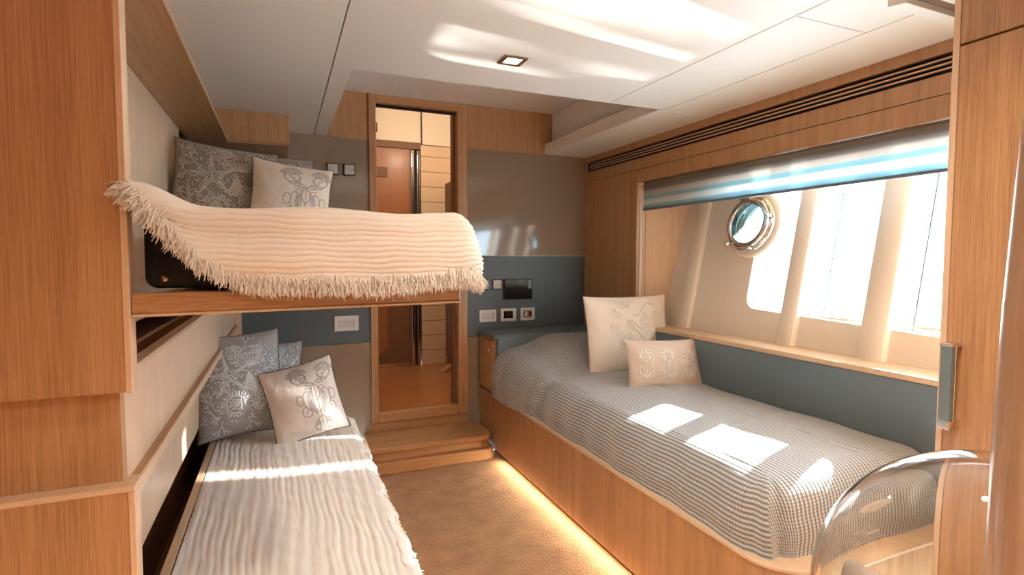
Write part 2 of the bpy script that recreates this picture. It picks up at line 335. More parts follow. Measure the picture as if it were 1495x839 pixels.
# right wall
wr = thing('wall_right', None, None, (XR, 1.6, 0), kind='structure')
obj('cornice', MB().box(XR, XR+.03, .3, YB, 2.008, 2.05), 'woodZ', wr)
obj('fascia', MB().box(XR, XR+.03, .3, YB, 1.868, 1.937), 'woodZ', wr, bevel=.001)
obj('header_panel', MB().box(XR, XR+.03, .3, 2.953, 1.786, 1.865), 'woodZ', wr, bevel=.001)
obj('side_panel', MB().box(XR, XR+.03, 2.957, 3.258, 0, 1.865), 'woodZ', wr, bevel=.0015)
obj('side_panel', MB().box(XR, XR+.03, 3.262, 3.555, 0, 1.865), 'woodZ', wr, bevel=.0015)
obj('side_post', MB().box(XR-.004, XR+.03, 3.558, YB, 0, 1.937), 'woodZ', wr, bevel=.001)
obj('panel_backing', MB().box(XR+.030, XR+.045, 2.955, YB+.05, 0, 2.05), 'dark', wr)
obj('header_backing', MB().box(XR+.030, XR+.04, .3, YB, 1.79, 2.05), 'dark', wr)
obj('reveal', MB().prism([(XR+.005,2.953),(XR+.005,2.99),(2.62,2.72),(2.62,2.69)], .6, 1.79), 'edgeZ', wr)
obj('reveal_top', MB().box(XR+.03, 2.65, .3, 3.0, 1.786, 1.80), 'woodY', wr)
# hull side with one long window, cut as a frame round the opening
def hx(z): return 2.27+.2*(z-.88)
hl = thing('hull_side', 'cream sloping hull lining framing the long cabin window', 'hull lining', (2.3, 1.7, .88)); hl['kind'] = 'structure'; del hl['category']
W0, W1, WZ0, WZ1 = .9, 2.217, 1.0, 1.76
def hullquad(mb, y0, y1, z0, z1, d0=0, d1=.04):
    vs = [(hx(z)+d, y, z) for d in (d0, d1) for (y, z) in ((y0,z0),(y1,z0),(y1,z1),(y0,z1))]
    return mb.add(vs, [(0,3,2,1),(4,5,6,7),(0,1,5,4),(1,2,6,5),(2,3,7,6),(3,0,4,7)])
mb = MB()
# outline with rounded window corner
hole = []
R_ = .06
for k in range(7):
    a = math.pi*1.0 + k/6*math.pi/2   # corner at y=W1 low z
    hole.append((W1-R_ + R_*math.cos(math.pi*2 - k/6*math.pi/2) , WZ0+.035+R_ + R_*math.sin(math.pi*2 - k/6*math.pi/2)))
# bottom edge: from (W1-R,1.035) to (W0,.985)
out_l = [(3.0, .80), (3.0, 1.80)]
ph_ = [(2.255+.115*math.cos(a_), 1.483+.115*math.sin(a_)) for a_ in np.linspace(math.radians(109.3), math.radians(-109.3), 24)]
poly = [(.8,.80),(3.0,.80),(3.0,1.80),(W1,1.80)] + ph_ + hole + [(W0,.99),(W0,1.80),(.8,1.80)]
n = len(poly)
mb.add([(hx(z), y, z) for y, z in poly]+[(hx(z)+.05, y, z) for y, z in poly], [tuple(range(n)), tuple(range(2*n-1, n-1, -1))]+[(i,(i+1)%n,(i+1)%n+n,i+n) for i in range(n)])
obj('hull_panel', mb, 'hull', hl, bevel=.004)
for y0, y1, nm in ((2.62, 2.70, 'end_rib'), (1.885, 1.965, 'rib'), (1.455, 1.555, 'rib')):
    m_ = MB(); z0, z1 = .872, 1.79; vs = []
    for z in (z0, z1):
        x = hx(z); vs += [(x+.03,y0-.018,z),(x-.022,y0-.006,z),(x-.03,y0+.012,z),(x-.03,y1-.008,z),(x-.022,y1+.004,z),(x+.03,y1+.012,z)]
    m_.add(vs, [(0,1,2,3,4,5),(11,10,9,8,7,6)]+[(i,(i+1)%6,(i+1)%6+6,i+6) for i in range(6)])
    obj(nm, m_, 'hull', hl, bevel=.004)
w = thing('window_1', None, None, (2.4, 1.6, 1.0), kind='structure')
g = MB(); hullquad(g, W0-.02, 2.40, WZ0-.03, 1.80, .055, .061); obj('pane', g, 'glass', w)
for yy, wd in ((1.795, .004), (1.392, .006)):
    g = MB(); hullquad(g, yy-wd/2, yy+wd/2, WZ0-.01, 1.80, .048, .0545); obj('mullion', g, 'bluegrey', w)
g = MB(); hullquad(g, W0, W1-.05, 1.018, 1.03, .045, .0545); obj('lower_gasket', g, 'offwhite', w)
# sill ledge on top of the backrest
struct('trim_2', MB().prism([(2.085,.882),(2.085,.86),(2.45,.86),(2.45,.872),(2.12,.884)], .3, 2.95, 'Y') if False else MB().add(
    [(2.062,.3,.862),(2.47,.3,.862),(2.47,2.98,.862),(2.062,2.98,.862),(2.062,.3,.884),(2.47,.3,.876),(2.47,2.98,.876),(2.062,2.98,.884)],
    [(0,3,2,1),(4,5,6,7),(0,1,5,4),(1,2,6,5),(2,3,7,6),(3,0,4,7)]), 'edge', bevel=.003)

# ventilation grille
t = thing('ventilation_grille', 'long dark slotted air grille along the oak cornice above the window', 'air grille', (XR, 1.9, 1.937))
obj('slot_backing', MB().box(XR+.02, XR+.027, .3, YB-.002, 1.938, 2.007), 'dark', t)
for k in range(3):
    z = 1.9545+.0175*k-.003
    obj('slat', MB().box(XR+.001, XR+.018, .3, 3.55, z, z+.0055), 'edge', t, bevel=.0012)

# porthole ring
pc = Vector((hx(1.483)-.012, 2.255, 1.483)); ax = Vector((-1, -.0, .2)).normalized()
t = thing('porthole', 'round polished steel porthole mounted over the far edge of the cabin window', 'porthole', tuple(pc))
obj('flange', MB().lathe([(.118,.0),(.118,.03),(.150,.03),(.155,.012),(.155,-.04),(.118,-.04),(.118,0)], pc, ax, 64), 'chrome', t, smooth=True)
obj('outer_collar', MB().lathe([(.135,-.04),(.165,-.04),(.185,-.02),(.18,.0),(.150,.008),(.135,-.04)], pc, ax, 64), 'hull', t, smooth=True)
pr = obj('opening_ring', MB().lathe([(.108,.03),(.108,.045),(.120,.052),(.136,.050),(.142,.040),(.140,.03),(.108,.03)], pc, ax, 64), 'chrome', t, smooth=True)
obj('glass_pane', MB().lathe([(.0005,.036),(.112,.036),(.112,.042),(.0005,.042)], pc, ax, 48), 'sky_reflection', t)
u = Vector((0,1,0)); wv = ax.cross(u)
for a in (-112, -48, 168):
    d = (u*math.cos(math.radians(a)) - wv*math.sin(math.radians(a)))
    if d.z == 0: pass
    p = pc + d*.150
    lt = obj('latch', MB().tube([p+ax*.02, p+ax*.07], .008, 10), 'chrome', t, smooth=True)
    obj('wing_nut', MB().tube([p+ax*.062-d.cross(ax)*.016+d*.006, p+ax*.066, p+ax*.062+d.cross(ax)*.016+d*.006], [.005,.009,.005], 8), 'chrome', lt, smooth=True)
hp = pc + Vector((0,0,1))*.152
obj('hinge', MB().box(hp.x-.045, hp.x+.01, hp.y-.02, hp.y+.05, hp.z-.02, hp.z+.014), 'bronze', t, bevel=.005)

# roller blind
t = thing('roller_blind', 'half-raised striped grey and white roller blind over the cabin window', 'blind', (2.15, 1.7, 1.605))
obj('roller', MB().tube([(2.175, .35, 1.758), (2.175, 2.93, 1.758)], .024, 20), 'blind', t, smooth=True)
mb = MB(); prof = [(2.150, 1.785), (2.149, 1.74), (2.152, 1.70), (2.150, 1.66), (2.150, 1.615)]
mb.add([(x, y, z) for y in (.35, 2.925) for x, z in prof]+[(x+.002, y, z) for y in (.35, 2.925) for x, z in prof],
       [(i, i+1, i+6, i+5) for i in range(4)]+[(i+10, i+15, i+16, i+11) for i in range(4)]+[(4,14,19,9),(0,5,15,10)])
obj('cloth', mb, 'blind', t, smooth=True)
obj('bottom_bar', MB().box(2.143, 2.157, .35, 2.925, 1.603, 1.616), 'bluegrey', t, bevel=.003)
obj('bracket', MB().tube([(2.175, 2.93, 1.758), (2.175, 2.948, 1.758)], .018, 16), 'dark', t, smooth=True)
obj('side_track', MB().box(2.132, 2.150, 2.934, 2.950, .886, 1.74), 'trackwhite', t, bevel=.002)
obj('guide_cord', MB().tube([(2.150, 2.900, .89), (2.150, 2.900, 1.603)], .0016, 6), 'brown', t)

# ceiling hatch frame (top right) and downlights
t = thing('ceiling_hatch', 'recessed ceiling hatch edge with brown shadow gap above the wardrobe', 'hatch', (1.95, .85, ZC))
obj('frame', MB().prism([(1.64,1.08),(2.10,1.086),(2.10,1.046),(1.66,1.04)][::-1], 2.03, 2.05), 'ceiling', t, bevel=.002)
obj('shadow_gap', MB().prism([(1.66,1.04),(2.10,1.046),(2.10,1.006),(1.68,1.00)][::-1], 2.0475, 2.0502), 'brown', t)
obj('hatch_panel', MB().prism([(1.68,1.00),(2.10,1.006),(2.10,.3),(1.68,.3)][::-1], 2.036, 2.05), 'ceiling', t, bevel=.003)
def downlight(x, y, lab, power):
    t = thing('downlight', lab, 'ceiling light', (x, y, ZC), group='square ceiling downlights')
    mb = MB(); a, b_ = .046, .030
    for s in ((-a,a,-a,-b_),(-a,a,b_,a),(-a,-b_,-b_,b_),(b_,a,-b_,b_)): mb.box(x+s[0], x+s[1], y+s[2], y+s[3], ZC-.006, ZC-.0005)
    obj('bezel', mb, 'bronze', t, bevel=.0015)
    obj('lens', MB().box(x-b_, x+b_, y-b_, y+b_, ZC-.002, ZC-.0008), 'lamp', t)
    L = bpy.data.lights.new('downlight_lamp', 'SPOT'); L.energy = power; L.color = (1, .88, .74); L.spot_size = math.radians(150); L.spot_blend = 1; L.shadow_soft_size = .03
    lo = bpy.data.objects.new('downlight_lamp', L); COL.objects.link(lo); lo.parent = t; lo.location = (0, 0, -.012)
    return t
downlight(.825, 1.952, 'lit square downlight with bronze bezel in the middle of the ceiling', 14)
downlight(.825, .55, 'unseen square fill downlight added above and just behind the camera', 32)  # out of view, added as fill light
downlight(.30, -.35, 'unseen square fill downlight added in the ceiling nearest the entrance end', 60)  # added fill, out of view, brightens the left bulkhead

# entrance end of the cabin
struct('wall_front', MB().box(-1.4, 2.4, YF-.03, YF, 0, ZC+.3), 'woodZ')
struct('wall_left_entry', MB().box(-1.43, -1.4, YF, 1.08, 0, ZC+.1), 'edgeZ')
struct('floor_entry', MB().box(-1.4, -.42, YF, 1.3, -.05, 0), 'carpet')
struct('ceiling_entry', MB().box(-1.4, XL, YF, 1.3, ZC, ZC+.03), 'ceiling')

# ------------------------------------------------------------------ left side joinery
t = thing('bunk_end_panel', 'tall orange oak bulkhead panel with a stepped profile at the left foreground', 'wood panel', (-.6, 1.08, 0))
YP = 1.08
obj('upper_panel', MB().box(-1.4, -.243, YP, YP+.035, 1.075, ZC), 'woodZ', t)
obj('edge_band', MB().box(-.243, -.232, YP-.001, YP+.035, 1.073, ZC), 'edgeZ', t, bevel=.002)
obj('middle_panel', MB().box(-1.4, -.258, YP+.03, YP+.06, .90, 1.08), 'woodX' if False else 'woodZ', t)
obj('lower_panel', MB().box(-1.4, -.245, YP, YP+.035, 0, .905), 'woodZ', t)
obj('lower_edge_band', MB().box(-.245, -.234, YP-.001, YP+.035, 0, .905), 'edgeZ', t, bevel=.002)
obj('ledge_cap', MB().box(-1.4, -.234, YP-.002, YP+.055, .905, .915), 'edge', t, bevel=.002)
# storage side along the lower bunk
t = thing('side_shelf', 'oak storage side with open shelf and ledge running beside the lower bunk', 'shelf', (-.4, 2.3, 0))
obj('side_panel', MB().box(-.275, -.258, YP+.06, YB-.03, .905, 1.09), 'panel', t)
obj('front_lip', MB().box(-.280, -.253, YP+.06, YB-.03, 1.088, 1.100), 'edge', t, bevel=.003)
obj('shelf_board', MB().box(-.505, -.280, YP+.06, YB-.03, 1.040, 1.055), 'brown', t)
obj('inner_rail', MB().box(-.350, -.335, YP+.06, YB-.03, 1.056, 1.085), 'woodY', t, bevel=.002)
obj('ledge', MB().box(-.262, -.243, YP+.06, YB-.03, .885, .905), 'woodY', t, bevel=.002)
obj('ledge_edge', MB().box(-.244, -.239, YP+.06, YB-.03, .880, .906), 'edge', t, bevel=.0015)
obj('lower_side', MB().box(-.345, -.33, YP+.06, YB-.03, .585, .89), 'panel', t)
obj('recess_base', MB().box(-.40, -.38, YP+.06, YB-.03, 0, .60), 'brown', t)
obj('recess_floor', MB().box(-.40, -.30, YP+.06, YB-.03, .30, .32), 'brown', t)
# upper left wall and locker above the bunk
wl = thing('wall_left', None, None, (XL, 2.2, 0), kind='structure')
obj('upper_panel', MB().box(XL-.03, XL, YP+.035, 2.93, 1.10, 2.05), 'panel', wl)
obj('end_recess', MB().box(XL-.10, XL-.08, 2.93, YB, 1.10, 2.05), 'dark', wl)
obj('lower_backing', MB().box(-.53, -.51, YP+.04, YB, 0, 2.08), 'brown', wl)
obj('top_closure', MB().box(-.55, XL-.001, YP+.04, YB, 2.05, 2.08), 'brown', wl)
t = thing('overhead_locker', 'long orange oak overhead locker above the upper bunk at the left', 'locker', (-.3, 2.1, 1.88))
obj('body', MB().prism([(XL,1.885),(-.237,1.882),(-.245,1.895),(-.33,ZC-.001),(XL,ZC-.001)], YP+.035, 3.148, 'Y'), 'woodY', t)
obj('front_edge', MB().prism([(-.237,1.878),(-.230,1.879),(-.232,1.888),(-.240,1.893)], YP+.035, 3.148, 'Y'), 'edge', t, bevel=.001)
t = thing('corner_locker', 'small dark oak box locker in the far left corner under the ceiling', 'locker', (-.15, 3.35, 1.88))
obj('front', MB().box(-.50, .052, 3.15, 3.17, 1.895, ZC-.001), 'woodZ', t, bevel=.002)
obj('body', MB().box(-.50, .050, 3.17, YB-.001, 1.895, ZC-.001), 'woodY', t)
obj('underside', MB().box(-.49, .045, 3.165, YB-.001, 1.888, 1.895), 'woodY', t)

# ------------------------------------------------------------------ upper bunk
t = thing('upper_bunk', 'narrow oak-framed upper bunk shelf with pale lower lip spanning the left side', 'bunk bed', (.06, 2.2, 1.205))
mb = MB(); vs = []
for x, y, z0, z1 in ((-.232, YP+.002, 1.203, 1.240), (.352, YP+.035, 1.208, 1.243)):
    vs += [(x,y,z0),(x,y+.022,z0),(x,y+.022,z1),(x,y,z1)]
mb.add(vs, [(0,1,2,3),(7,6,5,4),(0,4,5,1),(1,5,6,2),(2,6,7,3),(3,7,4,0)])
obj('foot_rail', mb, 'woodX', t, bevel=.004)
mb = MB(); vs = []
for x, y, z0, z1 in ((-.232, YP+.0, 1.199, 1.204), (.352, YP+.033, 1.204, 1.209)):
    vs += [(x,y,z0),(x,y+.022,z0),(x,y+.022,z1),(x,y,z1)]
mb.add(vs, [(0,1,2,3),(7,6,5,4),(0,4,5,1),(1,5,6,2),(2,6,7,3),(3,7,4,0)])
obj('lower_lip', mb, 'edge', t, bevel=.0015)
obj('side_rail', MB().box(.33, .352, YP+.058, YB-.005, 1.208, 1.262), 'woodY', t, bevel=.004)
obj('base_board', MB().box(-.232, .33, YP+.06, YB-.04, 1.205, 1.225), 'woodY', t)
obj('corner_block', MB().box(.305, .352, YP+.034, YP+.06, 1.2435, 1.262), 'woodX', t, bevel=.003)
t = thing('upper_mattress', 'dark mattress end on the upper bunk under the fringed throw', 'mattress', (.05, 2.2, 1.243))
obj('ticking', MB().box(-.226, .326, YP+.066, YB-.02, 1.2435, 1.372), 'navy', t, bevel=.02, seg=4)
obj('snap_button', MB().tube([(-.193, YP+.06, 1.262), (-.193, YP+.069, 1.262)], .006, 14), 'bronze', t, smooth=True)

# ------------------------------------------------------------------ fringe helper
def fringe(mb, pts, dirs, L, dens=2, w=.0011):
    for (p, d) in zip(pts, dirs):
        for _ in range(dens*2):
            q = Vector(p)+Vector(rng.normal(0, .0028, 3)); l = L*rng.uniform(.55, 1.25)
            dd = (Vector(d)+Vector(rng.normal(0, .28, 3))).normalized()
            d2 = (dd+Vector((0,0,-.5))+Vector(rng.normal(0, .25, 3))).normalized()
            a = q; b = q+dd*l*.5; c = b+d2*l*.5
            mb.tube([a-dd*.004, b, c], [w, w*.9, w*.45], 4)
# upper throw: draped over mattress top and foot
def softstep(x): x = max(0, min(1, x)); return x*x*(3-2*x)
def upper_pt(a, b):
    """a: arc across, from the left edge of the bunk to beyond the right edge; b: arc lengthwise, 0 = foot edge, >0 down the foot, <0 back over the top"""
    XRGT = .335; ax_ = a - XRGT; r = .042
    top = 1.386 + .004*math.sin(a*21)
    top += .030*softstep((-.13-a)/.10)
    yf = YP+.045
    da = max(0, ax_); db = max(0, b)
    if da == 0 and db == 0: return Vector((a, yf-b, top))
    rr = math.hypot(da, db); m_ = max(da, db); dx, dy = da/rr, db/rr
    if m_ < r*1.57: th = m_/r; o = r*math.sin(th); z = top-r*(1-math.cos(th))
    else: o = r + .018*math.sin(min(1,(m_-r*1.57)/.07)*2.2); z = top-r-(m_-r*1.57)
    x = min(a, XRGT)+dx*o; y = (yf-min(b, 0))-dy*o
    return Vector((x, y, z))
nu, nv = 190, 190
def ubottom(a):   # how far the throw hangs down the foot
    s = (a+.232)/.567
    if s < .42: return .040+.112*math.sin(min(1, max(0, s)/.42)*math.pi/2)
    return .152+.006*math.sin((s-.42)*9)
mb = MB(); vs = []; edge = []; edird = []
A0, A1 = -.236, .335+.155
for i in range(nu):
    a = A0+(A1-A0)*i/(nu-1)
    for j in range(nv):
        bmax = ubottom(min(a, .335)); b = (-.75+.72*j/44) if j < 45 else -.03+(bmax+.03)*(j-44)/(nv-45)
        p = upper_pt(a, b)
        k = softstep((b+.02)/.05)
        if True:
            ang = math.atan2(max(0, a-.335), max(1e-4, b)) if a > .335 else 0
            A_ = .0021*k*math.sin(p.z*2*math.pi/.0098+1.3*math.sin(a*9)+.9*math.sin(a*37+p.z*60)+.5*math.sin(a*83))+.0022*k*math.sin(p.z*70+2*math.sin(a*6))+.0015*k*math.sin(a*31+p.z*10)
            p.y -= A_*math.cos(ang); p.x += A_*math.sin(ang)
            if a > .335: p.x += .004*k*math.sin(p.y*60)
        if k < .5: p.z += .0016*math.sin(p.y*2*math.pi/.014+math.sin(a*20))
        # soft roll at the left edge where the throw bunches against the panel
        e = softstep((-.10-a)/.13)*softstep((b+.03)/.10)
        p.z += .010*e; p.y -= .014*e*(1+.6*math.sin(b*55+a*40))
        vs.append(p)
        if j == nv-1: edge.append(p.copy())
mb.add(vs, grid_faces(nu, nv))
t = thing('upper_throw', 'cream crinkled throw with long fringe draped over the foot of the upper bunk', 'throw blanket', (.08, YP+.05, 1.386))
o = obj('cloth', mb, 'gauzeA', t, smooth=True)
sm = o.modifiers.new('thick', 'SOLIDIFY'); sm.thickness = .006; sm.offset = 1
mb = MB(); pts = []; dd = []
for i in range(len(edge)-1):
    a, b = edge[i], edge[i+1]
    for f in (0, .33, .66):
        pts.append(a.lerp(b, f)); tt = (b-a).normalized()
        left = softstep((-.15-(a.x))/.09)
        dd.append(Vector((-.9*left, -.35, -1+.75*left)))
fringe(mb, pts, dd, .026, 3)
fringe(mb, [p+Vector((0,-.004,.006)) for p in pts], dd, .016, 2)
# fringe up the left end and down the right side edge
lp = [upper_pt(A0, b_) for b_ in np.linspace(-.01, ubottom(A0), 22)]
fringe(mb, [p+Vector((0,-.016,.008)) for p in lp], [Vector((-1,-.25,-.3))]*len(lp), .020, 3)
rp = [upper_pt(.335+q, ubottom(.335)) for q in np.linspace(0, .155, 40)]
fringe(mb, rp, [Vector((.35,-.3,-1))]*len(rp), .028, 5)
obj('fringe', mb, 'fringe', t, kind='stuff', label='long cream cotton fringe')

# ------------------------------------------------------------------ lower bunk
t = thing('lower_bunk', 'lower bunk base with oak side rail beside the storage side at the left', 'bunk bed', (.02, 2.3, 0))
obj('side_rail', MB().box(-.292, -.272, YP+.06, YB-.03, .30, .505), 'woodY', t, bevel=.003)
obj('rail_edge', MB().box(-.294, -.271, YP+.06, YB-.03, .505, .510), 'edge', t, bevel=.0015)
obj('base', MB().box(-.272, .30, YP+.06, YB-.005, 0.001, .36), 'woodY', t, bevel=.003)
t = thing('lower_mattress', 'pale mattress on the lower bunk hidden beneath the crinkled throw', 'mattress', (.02, 2.3, .36))
obj('ticking', MB().box(-.268, .300, YP+.065, YB-.01, .361, .492), 'offwhite', t, bevel=.03, seg=4)
def lower_pt(a, b):
    XRGT = .285; r = .03; top = .502
    da = max(0, a-XRGT)
    if da < r*1.57: th = da/r; o = r*math.sin(th); z = top-r*(1-math.cos(th))
    else: o = r+.06*(da-r*1.57); z = top-r-(da-r*1.57)
    return Vector((min(a, XRGT)+o, b, z))
nu, nv = 260, 200
mb = MB(); vs = []; edge = []
for i in range(nu):
    a = -.268+(.268+.285+.17)*i/(nu-1)
    for j in range(nv):
        b = 1.16+(2.80-1.16)*j/(nv-1)
        fold = .5+.5*math.sin(b*1.7+1)
        p = lower_pt(a, b)
        w_ = math.sin(a*2*math.pi/.020 + 1.3*math.sin(b*9+a*12)+.8*math.sin(b*23+a*31)+1.5*math.sin(b*3.1))
        w2 = math.sin(a*2*math.pi/.041+2*math.sin(b*5+1)+a*8)
        amp = .55+.45*math.sin(a*19+b*4+2*math.sin(b*3)); h = .0009*w_*amp+.0009*w2+.0006*math.sin(b*60+3*math.sin(a*30))+.002*math.sin(a*14+b*5)
        if a < .285: p.z += h
        else: p.x += h*1.2+.006*math.sin(b*30)+.004*math.sin(b*71)
        vs.append(p)
        if i == nu-1: edge.append(p.copy())
mb.add(vs, grid_faces(nu, nv))
t = thing('lower_throw', 'cream crinkled gauze throw spread over the lower bunk', 'throw blanket', (.02, 2.0, .502))
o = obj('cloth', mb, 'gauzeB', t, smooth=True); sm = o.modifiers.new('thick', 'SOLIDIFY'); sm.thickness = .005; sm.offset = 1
mb = MB(); fringe(mb, edge, [Vector((.4,0,-1))]*len(edge), .03, 4)
tp = [lower_pt(a, 2.80) for a in np.linspace(.0, .45, 90)]
fringe(mb, tp, [Vector((0,1,-.2))]*len(tp), .018, 3)
nr = [lower_pt(.318+.004*math.sin(b*40), b) for b in np.linspace(1.2, 2.8, 220)]
fringe(mb, [p+Vector((.004,0,0)) for p in nr], [Vector((1,0,-.4))]*len(nr), .008, 2)
obj('fringe', mb, 'fringe', t, kind='stuff', label='short cream cotton fringe')

# ------------------------------------------------------------------ right bed
t = thing('single_bed', 'oak-sided single bed base with rounded foot corner along the right side', 'bed', (1.7, 2.3, 0))
def rounded(x0, x1, y0, y1, r, n=14):
    p = [(x1, y0), (x1, y1), (x0, y1)]
    for k in range(n+1):
        a = math.pi+k/n*math.pi/2; p.append((x0+r+r*math.cos(a), y0+r+r*math.sin(a)))
    return p
obj('side_panel', MB().prism(rounded(1.27, 2.10, 1.05, YB-.012, .16), .045, .40), 'woodZ', t, smooth=False, bevel=.004)
obj('top_rim', MB().prism(rounded(1.264, 2.10, 1.044, 3.30, .165), .40, .412), 'edge', t, bevel=.003)
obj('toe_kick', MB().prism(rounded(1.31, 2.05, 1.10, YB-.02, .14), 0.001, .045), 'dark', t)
ls = obj('led_strip', MB().box(1.300, 1.306, 1.3, 3.18, .036, .0445), 'led', t, label='warm lit strip under the bed edge')
LA = bpy.data.lights.new('led_lamp', 'AREA'); LA.shape = 'RECTANGLE'; LA.size = .008; LA.size_y = 1.85; LA.energy = 3.6; LA.color = (1, .78, .50)
lo = bpy.data.objects.new('led_lamp', LA); COL.objects.link(lo); lo.parent = t; lo.location = (1.284-1.7, 2.24-2.3, .042); lo.rotation_euler = (0, math.radians(58), 0)
t = thing('bed_mattress', 'mattress of the right-hand bed hidden beneath the striped quilt', 'mattress', (1.68, 2.2, .412))
obj('ticking', MB().prism(rounded(1.32, 2.045, 1.13, 3.255, .10), .413, .575), 'offwhite', t, bevel=.03, seg=3)
# quilt
def quilt_pt(a, b):
    """a across from the aisle edge (negative = hanging), b along from the foot (negative = hanging)"""
    X0, Y0, X1, Y1 = 1.385, 1.225, 2.052, 3.262; r = .095
    W_, L_ = X1-X0, Y1-Y0
    aa = max(a, 0); bb = min(max(b, 0), L_); da = max(0, -a); db = max(0, -b)
    ux = min(aa/W_, 1); 
    top = .632 + .012*math.sin(math.pi*ux)
    y = Y0+bb
    # bulge over the bed pillow at the head
    hb = softstep((y-2.62)/.42)
    top += .150*hb*(.55+.45*softstep(aa/.28))
    if da == 0 and db == 0: return Vector((X0+aa, y, top)), 0
    rr = math.hypot(da, db); m_ = max(da, db)
    dx, dy = da/rr, db/rr
    rad = r+.05*hb
    if m_ < rad*1.57: th = m_/rad; o = rad*math.sin(th); z = top-rad*(1-math.cos(th))
    else: o = rad+.010*math.sin(min(1, (m_-rad*1.57)/.1)*2.6); z = top-rad-(m_-rad*1.57)
    z = max(z, .414)
    return Vector((X0+aa-dx*o, y-dy*o, z)), m_
na, nb = 230, 330
mb = MB(); vs = []; uvs = []
for i in range(na):
    a = -.40+(.40+.667)*i/(na-1)
    for j in range(nb):
        b = -.30+(.30+2.037)*j/(nb-1)
        hb = softstep((b+1.225-2.62)/.42)
        # limit how far it hangs so the hem stays on the rim
        lim = .272+.12*hb
        a2 = max(a, -lim); b2 = max(b, -.278)
        p, mm_ = quilt_pt(a2, b2)
        # shallow creases
        if a2 > 0 and b2 > 0:
            p.z += .003*math.exp(-((a2-.42-.02*math.sin(b2*4))/.006)**2)
            p.z -= .004*math.exp(-((a2-.45+.02*math.sin(b2*2))/.010)**2)
            p.z -= .005*math.exp(-(((b2-.35)-.22*a2)/.006)**2)*softstep(a2/.1)
            p.z += .0025*math.sin(b2*7+a2*9)+.002*math.sin(b2*17-a2*6)
        else:
            k = softstep(mm_/.1)
            p.x += -.006*k*math.sin(b2*11+1)-.003*k*math.sin(b2*31)
            if b2 < 0: p.y += -.006*k*math.sin(a2*15)
            # pleat beside the head pillow
            q = math.exp(-((b2-1.40-.3*max(0, -a2))/.014)**2); p.x += .020*q*k; p.x -= .012*k*math.exp(-((b2-1.43-.3*max(0,-a2))/.02)**2)
            # pinched fold in the foot corner
            c = math.atan2(-min(a2,0), -min(b2,0)) if (a2<0 and b2<0) else None
            if c is not None:
                pin = -.010*math.exp(-((c-.85)/.22)**2)*k+.007*math.exp(-((c-1.2)/.18)**2)*k+.010*math.exp(-((c-.50)/.16)**2)*k
                p.x += pin*.7; p.y += pin*.7
        vs.append(p); uvs.append((a2, b2))
mb.add(vs, grid_faces(na, nb))
t = thing('striped_quilt', 'grey and cream striped quilt covering the right-hand bed', 'quilt', (1.68, 2.2, .60))
o = obj('cloth', mb, 'quilt', t, smooth=True)
uvl = o.data.uv_layers.new(name='UVMap')
idx = np.zeros(len(o.data.loops), dtype=np.int32); o.data.loops.foreach_get('vertex_index', idx)
uvl.data.foreach_set('uv', np.array(uvs, dtype=np.float32)[idx].ravel())
sm = o.modifiers.new('thick', 'SOLIDIFY'); sm.thickness = .004; sm.offset = -1

# headboard locker
t = thing('headboard_cabinet', 'slate upholstered headboard shelf with oak door at the head of the right bed', 'cabinet', (1.7, 3.43, .41))
obj('oak_side', MB().box(1.272, 1.295, 3.305, YB-.012, .413, .765), 'woodZ', t, bevel=.003)
obj('side_door', MB().box(1.266, 1.272, 3.325, YB-.03, .44, .75), 'woodZ', t, bevel=.002)
obj('knob', MB().lathe([(.0005,-.016),(.008,-.014),(.010,-.008),(.005,-.003),(.004,.002)], (1.266, 3.36, .69), (1,0,0), 18), 'chrome', t, smooth=True)
obj('front_pad', MB().box(1.280, 2.10, 3.268, 3.305, .413, .792), 'slate', t, bevel=.012, seg=4)
obj('top_pad', MB().box(1.262, 2.115, 3.275, YB-.004, .766, .800), 'slate', t, bevel=.012, seg=4)
# backrest along the wall
t = thing('backrest_board', 'long slate-blue upholstered backrest board under the window ledge', 'backrest', (2.09, 2.0, .41))
obj('pad', MB().box(2.060, 2.118, .806, 3.262, .413, .862), 'slate', t, bevel=.008, seg=3)
obj('side_support', MB().box(2.101, 2.118, .806, 3.262, 0.001, .412), 'woodY', t)

# ------------------------------------------------------------------ wardrobe at right
t = thing('wardrobe', 'tall pale oak wardrobe with bar handle at the right foreground', 'wardrobe', (1.7, .3, 0))
obj('body', MB().box(1.472, 2.118, -.9, .800, 0.001, ZC-.003), 'woodZ', t, bevel=.002)
obj('side_edge', MB().box(1.452, 1.472, .786, .801, 0.001, ZC-.003), 'edgeZ', t, bevel=.002)
dr = obj('door', MB().box(1.450, 1.470, -.1, .784, .06, 1.788), 'woodZ', t, bevel=.002)
obj('upper_door', MB().box(1.450, 1.470, -.1, .784, 1.793, ZC-.003), 'woodZ', t, bevel=.002)
obj('door', MB().box(1.450, 1.470, -.9, -.104, .06, 1.788), 'woodZ', t, bevel=.002)
h = obj('handle', MB().box(1.412, 1.424, .752, .776, .925, 1.10), 'bluegrey', dr, bevel=.001, label='blue-grey bar handle with steel ends')
mb = MB(); mb.box(1.410, 1.4515, .750, .778, .905, .925); mb.box(1.410, 1.4515, .750, .778, 1.098, 1.106); mb.box(1.424, 1.428, .750, .778, .905, 1.106)
obj('handle_mount', mb, 'chrome', h, bevel=.0015)
obj('lock_plate', MB().box(1.447, 1.450, .6, .612, 1.02, 1.028), 'chrome', dr, bevel=.001)

